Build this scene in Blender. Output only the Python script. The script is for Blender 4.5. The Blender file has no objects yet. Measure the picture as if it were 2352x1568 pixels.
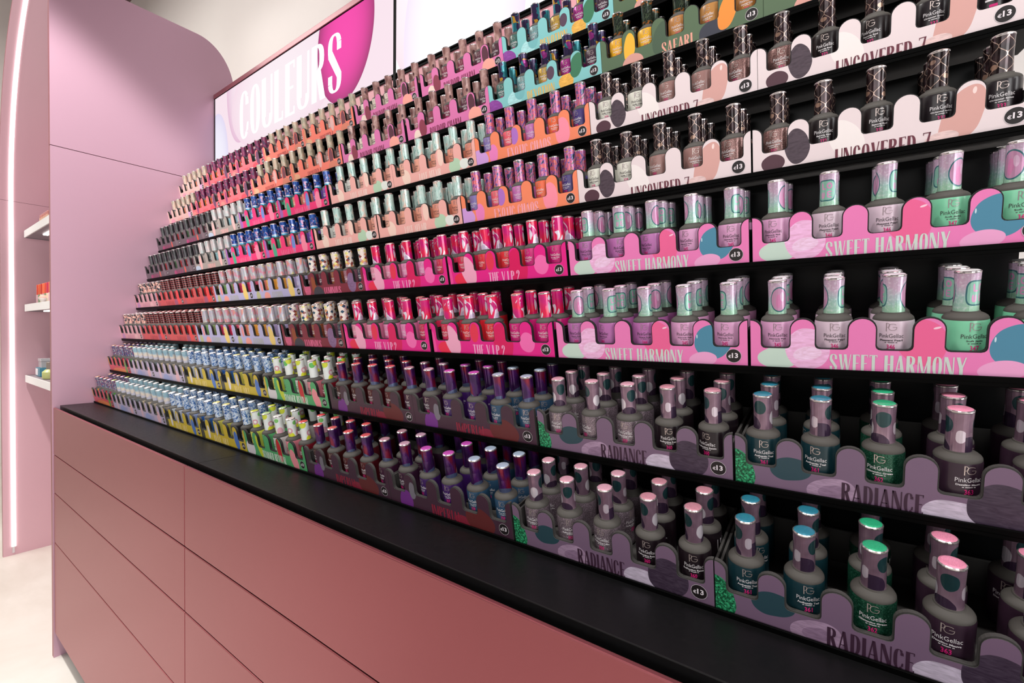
import bpy, bmesh, math, random
from mathutils import Matrix, Vector
import numpy as np

random.seed(7)
scene = bpy.context.scene
S = 1.2                       # survey units -> metres
ZF = 0.8972                   # floor below the survey origin


def L(x, y, z):
    return Vector((x * S, y * S, (z + ZF) * S))


# ------------------------------------------------------------------ camera
F_PX, YAW, PITCH, ROLL = 1060.97, -0.6261, -0.0170, 0.0096
cam_data = bpy.data.cameras.new('camera')
cam_data.sensor_width = 36.0
cam_data.sensor_fit = 'HORIZONTAL'
cam_data.lens = 36.0 * F_PX / 2352.0
cam_data.clip_start = 0.02
cam = bpy.data.objects.new('camera', cam_data)
scene.collection.objects.link(cam)
fw = Vector((math.sin(YAW) * math.cos(PITCH), math.cos(YAW) * math.cos(PITCH), math.sin(PITCH)))
r0 = Vector((math.cos(YAW), -math.sin(YAW), 0))
u0 = r0.cross(fw)
r1 = math.cos(ROLL) * r0 + math.sin(ROLL) * u0
u1 = -math.sin(ROLL) * r0 + math.cos(ROLL) * u0
M = Matrix((r1, u1, -fw)).transposed().to_4x4()
M.translation = L(1.7867, -0.4445, 0.0257)
cam.matrix_world = M
scene.camera = cam
CAMP = Vector((1.7867, -0.4445, 0.0257))


def project(x, y, z):
    d = Vector((x, y, z)) - CAMP
    w = d.dot(fw)
    if w < 0.02:
        return (-9999, -9999, 1)
    return (1176 + F_PX * d.dot(r1) / w, 784 - F_PX * d.dot(u1) / w, w)


# ------------------------------------------------------------------ world, light, exposure
world = bpy.data.worlds.new('world')
scene.world = world
world.use_nodes = True
bg = world.node_tree.nodes['Background']
bg.inputs[0].default_value = (1.0, 0.97, 0.95, 1)
bg.inputs[1].default_value = 0.16


def area(name, loc, target, size, size_y, power, color=(1, 1, 1)):
    d = bpy.data.lights.new(name, 'AREA')
    d.shape = 'RECTANGLE'
    d.size, d.size_y = size, size_y
    d.energy = power
    d.color = color
    o = bpy.data.objects.new(name, d)
    scene.collection.objects.link(o)
    o.location = loc
    o.rotation_euler = (Vector(target) - Vector(loc)).to_track_quat('-Z', 'Y').to_euler()
    return o


area('side_streak_light', (4.7, -0.6, 1.35), (0.6, -0.3, 1.35), 1.0, 2.1, 42, (1, 0.985, 0.98))  # unseen area light added at the side for streaks on the caps
area('side_streak_light', (4.7, -2.9, 1.35), (0.6, -0.1, 1.35), 1.1, 2.1, 54, (1, 0.985, 0.98))  # second added side light, for streaks and the end panel's reflection
area('front_fill_light', (1.6, -4.4, 1.5), (1.2, 0.1, 1.1), 3.4, 1.2, 36, (1, 0.975, 0.96))  # unseen fill added in front to lift the tray fronts
area('niche_fill_light', (-1.2, -1.2, 3.4), (-1.2, -0.7, 0), 1.6, 1.2, 95, (1, 0.97, 0.92))  # fill added overhead to brighten the niche and its floor
area('back_wall_fill_light', (0.9, 0.42, 2.84), (0.9, 0.74, 1.9), 3.2, 0.10, 3.2, (1, 0.97, 0.94))  # unseen fill added to brighten the wall behind the lightbox


def spot(name, loc, target, power, size, blend):
    d = bpy.data.lights.new(name, 'SPOT')
    d.energy = power
    d.spot_size = math.radians(size)
    d.spot_blend = blend
    d.shadow_soft_size = 0.05
    d.color = (1, 0.97, 0.95)
    o = bpy.data.objects.new(name, d)
    scene.collection.objects.link(o)
    o.location = loc
    o.rotation_euler = (Vector(target) - Vector(loc)).to_track_quat('-Z', 'Y').to_euler()


for sx, tx, pw in ((0.50, 0.12, 210), (1.15, 1.15, 66), (1.80, 1.80, 66), (2.45, 2.45, 60)):
    spot('overhead_downlight', L(sx, -0.55, 1.475), L(tx, -0.16, 0.0), pw, 60 if pw > 100 else 84, 0.42)
scene.view_settings.view_transform = 'Standard'
scene.view_settings.look = 'None'
scene.view_settings.gamma = 1
scene.view_settings.use_curve_mapping = False
scene.view_settings.exposure = -0.3


# ------------------------------------------------------------------ node helpers
def lin(h):
    if isinstance(h, (tuple, list)):
        return tuple(h) if len(h) == 4 else (*h, 1.0)
    h = h.lstrip('#')
    out = []
    for i in (0, 2, 4):
        c = int(h[i:i + 2], 16) / 255
        out.append(c / 12.92 if c <= 0.04045 else ((c + 0.055) / 1.055) ** 2.4)
    return (*out, 1.0)


class NT:
    def __init__(self, name):
        self.m = bpy.data.materials.new(name)
        self.m.use_nodes = True
        self.t = self.m.node_tree
        self.b = self.t.nodes['Principled BSDF']
        self._uv = None

    def node(self, kind, **kw):
        n = self.t.nodes.new(kind)
        for k, v in kw.items():
            setattr(n, k, v)
        return n

    def put(self, sock, v):
        if hasattr(v, 'is_output'):
            self.t.links.new(v, sock)
        elif v is not None:
            sock.default_value = v

    @property
    def uv(self):
        if self._uv is None:
            self._uv = self.node('ShaderNodeTexCoord').outputs['UV']
        return self._uv

    def math(self, op, a, b=None, c=None, clamp=False):
        n = self.node('ShaderNodeMath', operation=op, use_clamp=clamp)
        for i, v in enumerate((a, b, c)):
            if v is not None:
                self.put(n.inputs[i], v)
        return n.outputs[0]

    def mix(self, f, a, b):
        n = self.node('ShaderNodeMix', data_type='RGBA')
        self.put(n.inputs[0], f)
        self.put(n.inputs[6], lin(a) if isinstance(a, str) else a)
        self.put(n.inputs[7], lin(b) if isinstance(b, str) else b)
        return n.outputs[2]

    def scale(self, v, sx, sy, sz=1.0, loc=(0, 0, 0), rot=0.0):
        n = self.node('ShaderNodeMapping')
        n.inputs['Scale'].default_value = (sx, sy, sz)
        n.inputs['Location'].default_value = loc
        n.inputs['Rotation'].default_value = (0, 0, rot)
        self.put(n.inputs[0], v)
        return n.outputs[0]

    def sep(self, v):
        n = self.node('ShaderNodeSeparateXYZ')
        self.put(n.inputs[0], v)
        return n.outputs

    def noise(self, v, scale, detail=2.0, rough=0.5, dist=0.0):
        n = self.node('ShaderNodeTexNoise')
        n.inputs['Scale'].default_value = scale
        n.inputs['Detail'].default_value = detail
        n.inputs['Roughness'].default_value = rough
        n.inputs['Distortion'].default_value = dist
        self.put(n.inputs['Vector'], v)
        return n.outputs

    def voronoi(self, v, scale, metric='EUCLIDEAN'):
        n = self.node('ShaderNodeTexVoronoi', distance=metric)
        n.inputs['Scale'].default_value = scale
        self.put(n.inputs['Vector'], v)
        return n.outputs

    def ramp(self, f, stops, mode='LINEAR'):
        n = self.node('ShaderNodeValToRGB')
        cr = n.color_ramp
        cr.interpolation = mode
        while len(cr.elements) < len(stops):
            cr.elements.new(0.5)
        for e, (p, c) in zip(cr.elements, stops):
            e.position = p
            e.color = lin(c)
        self.put(n.inputs[0], f)
        return n.outputs[0]

    def ell(self, v, cx, cy, rx, ry, rot=0.0):
        """distance field: 1 on the ellipse"""
        n = self.node('ShaderNodeMapping', vector_type='TEXTURE')
        n.inputs['Location'].default_value = (cx, cy, 0)
        n.inputs['Rotation'].default_value = (0, 0, rot)
        n.inputs['Scale'].default_value = (rx, ry, 1)
        self.put(n.inputs[0], v)
        k = self.node('ShaderNodeVectorMath', operation='LENGTH')
        self.put(k.inputs[0], n.outputs[0])
        return k.outputs['Value']

    def inside(self, v, *e):
        return self.math('LESS_THAN', self.ell(v, *e), 1.0)

    def wobble(self, v, scale, amp):
        n = self.noise(v, scale, 1.0)['Color']
        a = self.node('ShaderNodeVectorMath', operation='MULTIPLY_ADD')
        self.put(a.inputs[0], n)
        a.inputs[1].default_value = (amp, amp, 0)
        self.put(a.inputs[2], v)
        s = self.node('ShaderNodeVectorMath', operation='SUBTRACT')
        self.put(s.inputs[0], a.outputs[0])
        s.inputs[1].default_value = (amp / 2, amp / 2, 0)
        return s.outputs[0]

    def done(self, col=None, rough=0.4, metal=0.0, coat=0.0, spec=0.5):
        if isinstance(col, str):
            col = lin(col)
        self.put(self.b.inputs['Base Color'], col)
        self.put(self.b.inputs['Roughness'], rough)
        self.put(self.b.inputs['Metallic'], metal)
        self.b.inputs['Coat Weight'].default_value = coat
        self.b.inputs['Coat Roughness'].default_value = 0.08
        self.b.inputs['Specular IOR Level'].default_value = spec
        return self.m


_plain = {}


def plain(name, col, rough=0.5, metal=0.0, coat=0.0, spec=0.5, grain=0.0):
    if name in _plain:
        return _plain[name]
    n = NT(name)
    c = lin(col)
    r = rough
    if grain:
        tc = n.node('ShaderNodeTexCoord').outputs['Object']
        no = n.noise(tc, grain, 3.0)['Fac']
        r = n.math('MULTIPLY_ADD', no, 0.16, rough - 0.08)
        c = n.mix(n.math('MULTIPLY', no, 0.12), c, tuple(x * 0.72 for x in c[:3]) + (1,))
    _plain[name] = n.done(c, r, metal, coat, spec)
    return _plain[name]


def emit(name, col, strength):
    n = NT(name)
    n.b.inputs['Base Color'].default_value = (0, 0, 0, 1)
    n.b.inputs['Roughness'].default_value = 0.6
    n.b.inputs['Emission Color'].default_value = lin(col)
    n.b.inputs['Emission Strength'].default_value = strength
    return n.m


# ------------------------------------------------------------------ mesh helpers (survey units in, metres out)
class MB:
    def __init__(self):
        self.v, self.f, self.mi, self.uv = [], [], [], []

    def face(self, pts, mi=0, uv=None):
        n = len(self.v)
        self.v.extend(pts)
        self.f.append(tuple(range(n, n + len(pts))))
        self.mi.append(mi)
        self.uv.append(uv if uv else [(p[0] * 25, p[2] * 25) for p in pts])

    def box(self, x0, x1, y0, y1, z0, z1, mi=0):
        c = [(x, y, z) for z in (z0, z1) for y in (y0, y1) for x in (x0, x1)]
        for q in ((0, 2, 3, 1), (4, 5, 7, 6), (0, 1, 5, 4), (2, 6, 7, 3), (0, 4, 6, 2), (1, 3, 7, 5)):
            self.face([c[i] for i in q], mi)

    def lathe(self, prof, seg=24, mi=0, c=(0, 0), close_top=True, close_bot=True, vr=None):
        """prof: [(r,z)] bottom to top; u goes round, v goes up"""
        z0, z1 = (prof[0][1], prof[-1][1]) if vr is None else vr
        dz = (z1 - z0) or 1
        for i in range(len(prof) - 1):
            (ra, za), (rb, zb) = prof[i], prof[i + 1]
            for s in range(seg):
                a0, a1 = 2 * math.pi * s / seg, 2 * math.pi * (s + 1) / seg
                p = lambda r, a, z: (c[0] + r * math.sin(a), c[1] - r * math.cos(a), z)
                self.face([p(ra, a0, za), p(ra, a1, za), p(rb, a1, zb), p(rb, a0, zb)], mi,
                          [(s / seg, (za - z0) / dz), ((s + 1) / seg, (za - z0) / dz),
                           ((s + 1) / seg, (zb - z0) / dz), (s / seg, (zb - z0) / dz)])
        for end, flag in ((0, close_bot), (-1, close_top)):
            if flag and prof[end][0] > 1e-6:
                r, z = prof[end]
                ring = [(c[0] + r * math.sin(2 * math.pi * s / seg), c[1] - r * math.cos(2 * math.pi * s / seg), z) for s in range(seg)]
                uv = [(0.5 + 0.5 * math.sin(2 * math.pi * s / seg), 0.5 + 0.5 * math.cos(2 * math.pi * s / seg)) for s in range(seg)]
                if end == 0:
                    ring, uv = ring[::-1], uv[::-1]
                self.face(ring, mi, uv)

    def prism_xz(self, pts, y0, y1, mi=0, mi_side=None):
        """outline in xz, thickness along y, front at y0"""
        side = mi if mi_side is None else mi_side
        self.face([(x, y0, z) for x, z in pts], mi)
        self.face([(x, y1, z) for x, z in pts][::-1], side)
        for i in range(len(pts)):
            a, b = pts[i], pts[(i + 1) % len(pts)]
            self.face([(a[0], y0, a[1]), (a[0], y1, a[1]), (b[0], y1, b[1]), (b[0], y0, b[1])], side)

    def prism_yz(self, pts, x0, x1, mi=0):
        self.face([(x1, y, z) for y, z in pts], mi)
        self.face([(x0, y, z) for y, z in pts][::-1], mi)
        for i in range(len(pts)):
            a, b = pts[i], pts[(i + 1) % len(pts)]
            self.face([(x0, a[0], a[1]), (x0, b[0], b[1]), (x1, b[0], b[1]), (x1, a[0], a[1])], mi)

    def mesh(self, name, mats=(), smooth=False, weld=True, fix=True, bevel=0.0):
        me = bpy.data.meshes.new(name)
        me.from_pydata([(x * S, y * S, z * S) for x, y, z in self.v], [], self.f)
        uvl = me.uv_layers.new(name='UVMap')
        flat = [c for f in self.uv for p in f for c in p]
        uvl.data.foreach_set('uv', flat)
        me.polygons.foreach_set('material_index', self.mi)
        bm = bmesh.new()
        bm.from_mesh(me)
        if weld:
            bmesh.ops.remove_doubles(bm, verts=bm.verts, dist=1e-6)
        if fix:
            bmesh.ops.recalc_face_normals(bm, faces=bm.faces)
        if bevel:
            es = [e for e in bm.edges if len(e.link_faces) == 2 and e.calc_face_angle(0) > 0.9]
            bmesh.ops.bevel(bm, geom=es, offset=bevel * S, segments=2, affect='EDGES', profile=0.6)
        big = [f for f in bm.faces if len(f.verts) > 4]
        if big:
            bmesh.ops.triangulate(bm, faces=big)
        bm.to_mesh(me)
        bm.free()
        for m in mats:
            me.materials.append(m)
        if smooth:
            me.polygons.foreach_set('use_smooth', [True] * len(me.polygons))
            me.set_sharp_from_angle(angle=math.radians(38))
        me.update()
        return me


COL = scene.collection


def link(name, me, parent=None, loc=None, rot=None, mats=None):
    o = bpy.data.objects.new(name, me)
    COL.objects.link(o)
    if parent:
        o.parent = parent
    if loc is not None:
        o.location = loc
    if rot is not None:
        o.rotation_euler = rot
    if mats:
        for i, m in enumerate(mats):
            o.material_slots[i].link = 'OBJECT'
            o.material_slots[i].material = m
    return o


def thing(name, label, cat, loc=(0, 0, 0), rot=(0, 0, 0), group=None, me=None):
    o = bpy.data.objects.new(name, me)
    COL.objects.link(o)
    o.location = loc
    o.rotation_euler = rot
    o['label'] = label
    o['category'] = cat
    if group:
        o['group'] = group
    if me is None:
        o.empty_display_size = 0.02
    return o


def structure(name, me, loc=(0, 0, 0)):
    o = link(name, me, loc=loc)
    o['kind'] = 'structure'
    return o


ORG = L(0, 0, 0)              # survey origin in the world


def simple(name, mb, mat, parent=None, **kw):
    me = mb.mesh(name, [mat] if mat else [], **kw)
    return link(name, me, parent)


# ------------------------------------------------------------------ room materials
def satin_pink(name, col, rough, metal, grain=0.02):
    n = NT(name)
    tc = n.node('ShaderNodeTexCoord').outputs['Object']
    no = n.noise(n.scale(tc, 1, 1, 1), 3.0, 2.0)['Fac']
    c = lin(col)
    cc = n.mix(n.math('MULTIPLY', no, grain * 4), c, tuple(x * 0.88 for x in c[:3]) + (1,))
    fine = n.noise(tc, 900.0, 2.0)['Fac']
    return n.done(cc, n.math('MULTIPLY_ADD', fine, 0.03, rough - 0.015), metal, 0.0, 0.45)


M_PANEL = satin_pink('anodised_pink_panel', '#c9a2b4', 0.36, 0.35)
M_EDGE = satin_pink('rose_panel_edge', '#9c5860', 0.35, 0.5)
M_DRAWER = satin_pink('satin_rose_drawer', '#a35b60', 0.36, 0.75)
M_NICHE = satin_pink('niche_pink', '#d8b0ba', 0.45, 0.2)
M_BLACK = plain('black_shelf_lacquer', '#030303', 0.55, spec=0.06)
M_WORKTOP = plain('black_laminate', '#0b0b0c', 0.42, grain=180, spec=0.3)
M_GAP = plain('dark_maroon_gap', '#2a0c10', 0.7)
M_LINER = plain('black_board', '#171617', 0.6)
M_INNER = plain('black_tray_inside', '#080808', 0.6, spec=.2)
M_LINER_GREY = plain('charcoal_board', '#3a3836', 0.65)
M_WHITE = plain('warm_white_wall', '#e9e3df', 0.75, grain=4)
M_PLINTH = plain('grey_plinth', '#77757c', 0.5, grain=30)


def concrete():
    n = NT('pale_polished_concrete')
    tc = n.node('ShaderNodeTexCoord').outputs['Object']
    a = n.noise(n.scale(tc, 1, 1.6, 1), 1.6, 6.0, 0.6, 0.4)['Fac']
    b = n.noise(tc, 9.0, 5.0, 0.65)['Fac']
    c = n.ramp(a, [(0.3, '#d2cabf'), (0.5, '#e0dad1'), (0.72, '#ebe6df')])
    c = n.mix(n.math('MULTIPLY', b, 0.25), c, '#c4bbb0')
    return n.done(c, n.math('MULTIPLY_ADD', b, 0.2, 0.35), 0.0, 0.0, 0.4)


# ------------------------------------------------------------------ room shell
mb = MB(); mb.box(-3.2, 4.2, -4.0, 2.2, -0.06, 0)
structure('floor', mb.mesh('floor', [concrete()]), L(0, 0, -ZF))
mb = MB(); mb.box(-3.2, 4.2, 0, 0.08, 0, 3.2)
structure('wall_back', mb.mesh('wall_back', [M_WHITE]), L(0, 0.62, -ZF))
mb = MB(); mb.box(-0.08, 0, -4.0, 0.62, 0, 3.2)
structure('wall_left', mb.mesh('wall_left', [M_WHITE]), L(-2.9, 0, -ZF))
mb = MB(); mb.box(-3.2, 4.2, -4.0, 0.7, 0, 0.06)
structure('ceiling', mb.mesh('ceiling', [plain('dark_rose_ceiling', '#6d5658', 0.7)]), L(0, 0, 3.2 - ZF))

mb = MB(); mb.box(.02, 3.2, -.90, .618, 0, .12)  # unseen slab added overhead to darken the top of the end panel
structure('shade_slab', mb.mesh('shade_slab', [plain('dark_rose_shade_slab', '#5a3038', 0.6)]), L(0, 0, 1.50))

# ------------------------------------------------------------------ end panel of the display (two sheets, rounded upper corner)
end_panel = thing('end_panel', 'tall satin pink end panel with rounded top corner beside the polish shelves', 'panel', L(-0.0095, 0, -ZF))


def panel_obj(name, pts, x0, x1, mats, parent):
    mb = MB()
    mb.face([(x1, y, z) for y, z in pts], 0)
    mb.face([(x0, y, z) for y, z in pts][::-1], 0)
    for i in range(len(pts)):
        a, b = pts[i], pts[(i + 1) % len(pts)]
        mb.face([(x0, a[0], a[1]), (x0, b[0], b[1]), (x1, b[0], b[1]), (x1, a[0], a[1])], 1)
    return link(name, mb.mesh(name, mats), parent)


zt = 1.0243 + ZF
zs = 0.5345 + ZF
ry, rz, yb = 0.115, 0.15, 0.318
up = [(-0.155, zs + 0.0009), (yb, zs + 0.0009)]
for i in range(15):
    a = i / 14 * math.pi / 2
    up.append((yb - ry + ry * math.cos(a), zt - rz + rz * math.sin(a)))
up.append((-0.155, zt))
panel_obj('upper_panel', up, -0.0085, 0.0085, [M_PANEL, M_EDGE], end_panel)
panel_obj('lower_panel', [(-0.155, 0), (yb, 0), (yb, zs - 0.0009), (-0.155, zs - 0.0009)], -0.0085, 0.0085, [M_PANEL, M_EDGE], end_panel)

# ------------------------------------------------------------------ drawer cabinet + worktop
YD = -0.1525
cabinet = thing('drawer_cabinet', 'long rose pink handleless drawer cabinet under the black worktop', 'cabinet', L(0, 0, -ZF))
ztop = -0.1915
mb = MB()
mb.box(0.002, 2.42, YD + 0.020, 0.30, 0.076, ztop - 0.012 + ZF)
simple('carcass', mb, M_GAP, cabinet)
mb = MB(); mb.box(0.002, 2.42, YD + 0.026, 0.30, 0.0, 0.0755)
simple('plinth', mb, M_PLINTH, cabinet)
zseam = [ztop, -0.3237, -0.4300, -0.5695, -0.8269]
xs = [0.0015, 0.9262, 1.852, 2.42]
for ci in range(3):
    for ri in range(4):
        mb = MB()
        mb.box(xs[ci] + 0.0009, xs[ci + 1] - 0.0009, YD, YD + 0.0050, zseam[ri + 1] + 0.0012 + ZF, zseam[ri] - 0.0012 + ZF)
        simple('drawer_front', mb, M_DRAWER, cabinet, bevel=0.0011)
worktop = thing('worktop', 'matt black worktop running below the lowest bottles', 'worktop', L(0, 0, -ZF))
for a, b in ((0.0, 0.9425), (0.9432, 1.8855), (1.8862, 2.42)):
    mb = MB()
    mb.box(a, b, -0.1385, 0.30, -0.2030 + ZF, -0.1878 + ZF)
    simple('worktop_slab', mb, M_WORKTOP, worktop, bevel=0.0008)

# ------------------------------------------------------------------ stepped shelving
TH = 0.20059
YR = [-0.0647, -0.0283, 0.0, 0.0359, 0.0634, 0.0931, 0.1242, 0.1552]
ZR = [-0.1835, -0.0935, 0.0, 0.0943, 0.1856, 0.2786, 0.3701, 0.4604]
HP = 0.0401
ROT = (TH, 0, 0)


def loc_pt(k, x, d, z):
    return (x, YR[k] + d * math.cos(TH) - z * math.sin(TH), ZR[k] + d * math.sin(TH) + z * math.cos(TH))


M_BACK = plain('black_back_board', '#08090a', 0.3, spec=0.25)
SHELF_ORD = ['lowest', 'second', 'third', 'fourth', 'fifth', 'sixth', 'seventh', 'topmost']
for k in range(8):
    sh_ = thing('display_shelf', '%s black sloping shelf of the stepped polish display, counted from the worktop' % SHELF_ORD[k], 'shelf', L(0, YR[k], ZR[k]), ROT, 'stepped display shelves')
    mb = MB()
    mb.box(0.002, 1.914, 0.0042, 0.104, -0.0040, -0.0012)
    mb.box(0.002, 1.914, -0.0030, 0.0042, -0.0040, -0.0034)
    simple('shelf_board', mb, M_BLACK, sh_)
    mb = MB()
    mb.box(0.002, 1.914, -0.0030, -0.0012, -0.0042 if k == 0 else -0.0068, 0.0004)
    simple('shelf_lip', mb, M_BLACK, sh_, bevel=0.0004)
    if k < 7:
        mb = MB()
        mb.box(0.002, 1.8965, 0.1045, 0.1075, -0.006, 0.076)
        simple('back_board', mb, M_BACK, sh_)
shelving = thing('header_panel', 'black upper back board with slotted rose header rail under the lightbox', 'panel', L(0, 0, 0))
mb = MB(); mb.box(0.002, 1.8965, 0.262, 0.266, 0.40, 0.548)
simple('back_board', mb, M_BACK, shelving)
# rose header rail with dark slots under the light box
mb = MB(); mb.box(0.002, 1.92, 0.2585, 0.262, 0.5665, 0.6045)
simple('header_rail', mb, satin_pink('header_rose', '#cf9098', 0.5, 0.1), shelving)
mb = MB()
x = 0.012
while x < 1.9:
    mb.box(x, x + 0.016, 0.2578, 0.2586, 0.569, 0.579)
    x += 0.038
o = simple('header_slots', mb, M_BLACK, shelving, weld=False)
o['kind'] = 'stuff'
mb = MB(); mb.box(0.002, 1.92, 0.256, 0.262, 0.6045, 0.6085)
simple('header_trim', mb, M_BLACK, shelving)


# ------------------------------------------------------------------ display lettering (drawn: thick stems, hairlines)
def arc(cx, cy, ro, so, ri, si, a0, a1, n=10):
    out = []
    for i in range(n):
        t0, t1 = math.radians(a0 + (a1 - a0) * i / n), math.radians(a0 + (a1 - a0) * (i + 1) / n)

        def P(r, s, t):
            c, d = math.cos(t), math.sin(t)
            e = 0.78
            return (cx + r * math.copysign(abs(c) ** e, c), cy + s * math.copysign(abs(d) ** e, d))
        out.append([P(ro, so, t0), P(ro, so, t1), P(ri, si, t1), P(ri, si, t0)])
    return out


def R(x0, y0, x1, y1):
    return [[(x0, y0), (x1, y0), (x1, y1), (x0, y1)]]


def Q(*p):
    return [list(p)]


W_, T_, H_ = 0.36, 0.135, 0.045
G = {
    'I': (T_, R(0, 0, T_, 1)),
    'L': (0.28, R(0, 0, T_, 1) + R(T_, 0, 0.28, H_) + R(0.25, 0, 0.28, 0.16)),
    'E': (0.29, R(0, 0, T_, 1) + R(T_, 0, 0.29, H_) + R(T_, 1 - H_, 0.29, 1) + R(T_, 0.49, 0.25, 0.49 + H_) + R(0.26, 0, 0.29, 0.14) + R(0.26, 0.86, 0.29, 1)),
    'F': (0.28, R(0, 0, T_, 1) + R(T_, 1 - H_, 0.28, 1) + R(T_, 0.47, 0.24, 0.47 + H_) + R(0.25, 0.86, 0.28, 1)),
    'T': (0.33, R(0.1, 0, 0.1 + T_, 1) + R(0, 1 - H_, 0.33, 1) + R(0, 0.86, 0.03, 1) + R(0.30, 0.86, 0.33, 1)),
    'H': (0.37, R(0, 0, T_, 1) + R(0.37 - T_, 0, 0.37, 1) + R(T_, 0.48, 0.37 - T_, 0.48 + H_)),
    'N': (0.37, R(0, 0, 0.05, 1) + R(0.32, 0, 0.37, 1) + Q((0.0, 1), (0.24, 0), (0.37, 0), (0.13, 1))),
    'M': (0.50, R(0, 0, 0.05, 1) + R(0.50 - T_, 0, 0.50, 1) + Q((0.0, 1), (0.19, 0), (0.27, 0), (0.13, 1)) + Q((0.40, 1), (0.21, 0), (0.25, 0), (0.46, 1))),
    'A': (0.38, Q((0.15, 1), (0.0, 0), (0.05, 0), (0.20, 1)) + Q((0.14, 1), (0.24, 0), (0.38, 0), (0.25, 1)) + R(0.07, 0.25, 0.28, 0.25 + H_)),
    'V': (0.38, Q((0.0, 1), (0.15, 0), (0.24, 0), (0.135, 1)) + Q((0.33, 1), (0.19, 0), (0.23, 0), (0.38, 1))),
    'W': (0.56, Q((0.0, 1), (0.13, 0), (0.21, 0), (0.13, 1)) + Q((0.27, 1), (0.16, 0), (0.20, 0), (0.31, 1)) + Q((0.22, 1), (0.36, 0), (0.44, 0), (0.35, 1)) + Q((0.51, 1), (0.40, 0), (0.43, 0), (0.56, 1))),
    'Y': (0.37, Q((0.0, 1), (0.12, 0.42), (0.25, 0.42), (0.135, 1)) + Q((0.32, 1), (0.19, 0.45), (0.25, 0.45), (0.37, 1)) + R(0.12, 0, 0.12 + T_, 0.43)),
    'O': (W_, arc(0.18, 0.5, 0.18, 0.5, 0.055, 0.46, 0, 360, 28)),
    'D': (0.36, R(0, 0, T_, 1) + arc(0.13, 0.5, 0.23, 0.5, 0.10, 0.455, -90, 90, 16)),
    'C': (0.34, arc(0.18, 0.5, 0.18, 0.5, 0.055, 0.46, 48, 312, 22) + Q((0.23, 0.70), (0.34, 0.70), (0.33, 0.84), (0.23, 0.90)) + Q((0.25, 0.12), (0.33, 0.16), (0.34, 0.32), (0.29, 0.32))),
    'G': (0.35, arc(0.18, 0.5, 0.18, 0.5, 0.055, 0.46, 48, 312, 22) + Q((0.23, 0.72), (0.34, 0.72), (0.33, 0.84), (0.23, 0.90)) + R(0.22, 0.05, 0.35, 0.42)),
    'U': (0.36, R(0, 0.22, T_, 1) + R(0.31, 0.22, 0.36, 1) + arc(0.18, 0.25, 0.18, 0.25, 0.075, 0.205, 180, 360, 12)),
    'S': (0.34, arc(0.17, 0.76, 0.17, 0.24, 0.06, 0.2, 15, 190, 14) + arc(0.17, 0.24, 0.17, 0.24, 0.06, 0.2, 195, 370, 14)
          + Q((0.0, 0.72), (0.115, 0.72), (0.34, 0.30), (0.34, 0.22), (0.23, 0.24), (0.01, 0.62)) + R(0.23, 0.70, 0.335, 0.83) + R(0.005, 0.17, 0.11, 0.31)),
    'P': (0.34, R(0, 0, T_, 1) + arc(0.13, 0.74, 0.21, 0.26, 0.085, 0.215, -90, 90, 12)),
    'R': (0.37, R(0, 0, T_, 1) + arc(0.13, 0.75, 0.21, 0.25, 0.085, 0.205, -90, 90, 12) + Q((0.12, 0.52), (0.23, 0), (0.37, 0), (0.25, 0.53))),
    'B': (0.35, R(0, 0, T_, 1) + arc(0.13, 0.76, 0.19, 0.24, 0.07, 0.195, -90, 90, 10) + arc(0.13, 0.27, 0.22, 0.27, 0.09, 0.225, -90, 90, 10)),
    'X': (0.38, Q((0.0, 1), (0.24, 0), (0.38, 0), (0.14, 1)) + Q((0.31, 1), (0.0, 0), (0.05, 0), (0.36, 1))),
    'Q': (W_, arc(0.18, 0.5, 0.18, 0.5, 0.055, 0.46, 0, 360, 28) + Q((0.18, 0.05), (0.30, -0.12), (0.38, -0.1), (0.28, 0.08))),
    '7': (0.32, R(0, 0.95, 0.32, 1) + R(0, 0.85, 0.03, 1) + Q((0.24, 0.97), (0.06, 0), (0.19, 0), (0.32, 1))),
    '4': (0.35, R(0.18, 0, 0.18 + T_, 1) + R(0, 0.22, 0.35, 0.27) + Q((0.18, 1), (0.0, 0.25), (0.05, 0.25), (0.22, 0.95))),
    '2': (0.32, arc(0.16, 0.76, 0.16, 0.24, 0.04, 0.2, -10, 190, 14) + Q((0.20, 0.72), (0.0, 0.05), (0.06, 0.05), (0.32, 0.72)) + R(0, 0, 0.32, 0.10) + R(0, 0.70, 0.1, 0.8)),
    '.': (0.10, R(0, 0, 0.10, 0.10)),
    ' ': (0.16, []),
}


def clip_low(poly, z):
    out = []
    for i in range(len(poly)):
        a, b = poly[i], poly[(i + 1) % len(poly)]
        if a[1] >= z:
            out.append(a)
        if (a[1] >= z) != (b[1] >= z):
            t = (z - a[1]) / (b[1] - a[1])
            out.append((a[0] + t * (b[0] - a[0]), z))
    return out


def letters(mb, text, x0, width, z0, h, y, cut=None, mi=0, gap=0.07):
    adv = sum(G[c][0] for c in text) + gap * (len(text) - 1)
    sx = width / adv
    x = 0
    for c in text:
        w, polys = G[c]
        for p in polys:
            q = [(x0 + (x + a) * sx, z0 + b * h) for a, b in p]
            if cut is not None:
                q = clip_low(q, cut)
            if len(q) > 2:
                area2 = sum(q[i][0] * q[(i + 1) % len(q)][1] - q[(i + 1) % len(q)][0] * q[i][1] for i in range(len(q)))
                if area2 < 0:
                    q = q[::-1]
                if abs(area2) > 1e-12:
                    mb.face([(a, y, b) for a, b in q], mi)
        x += w + gap


# plain text for the bottles and price dots, from the built-in typeface
_txt = {}


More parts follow.
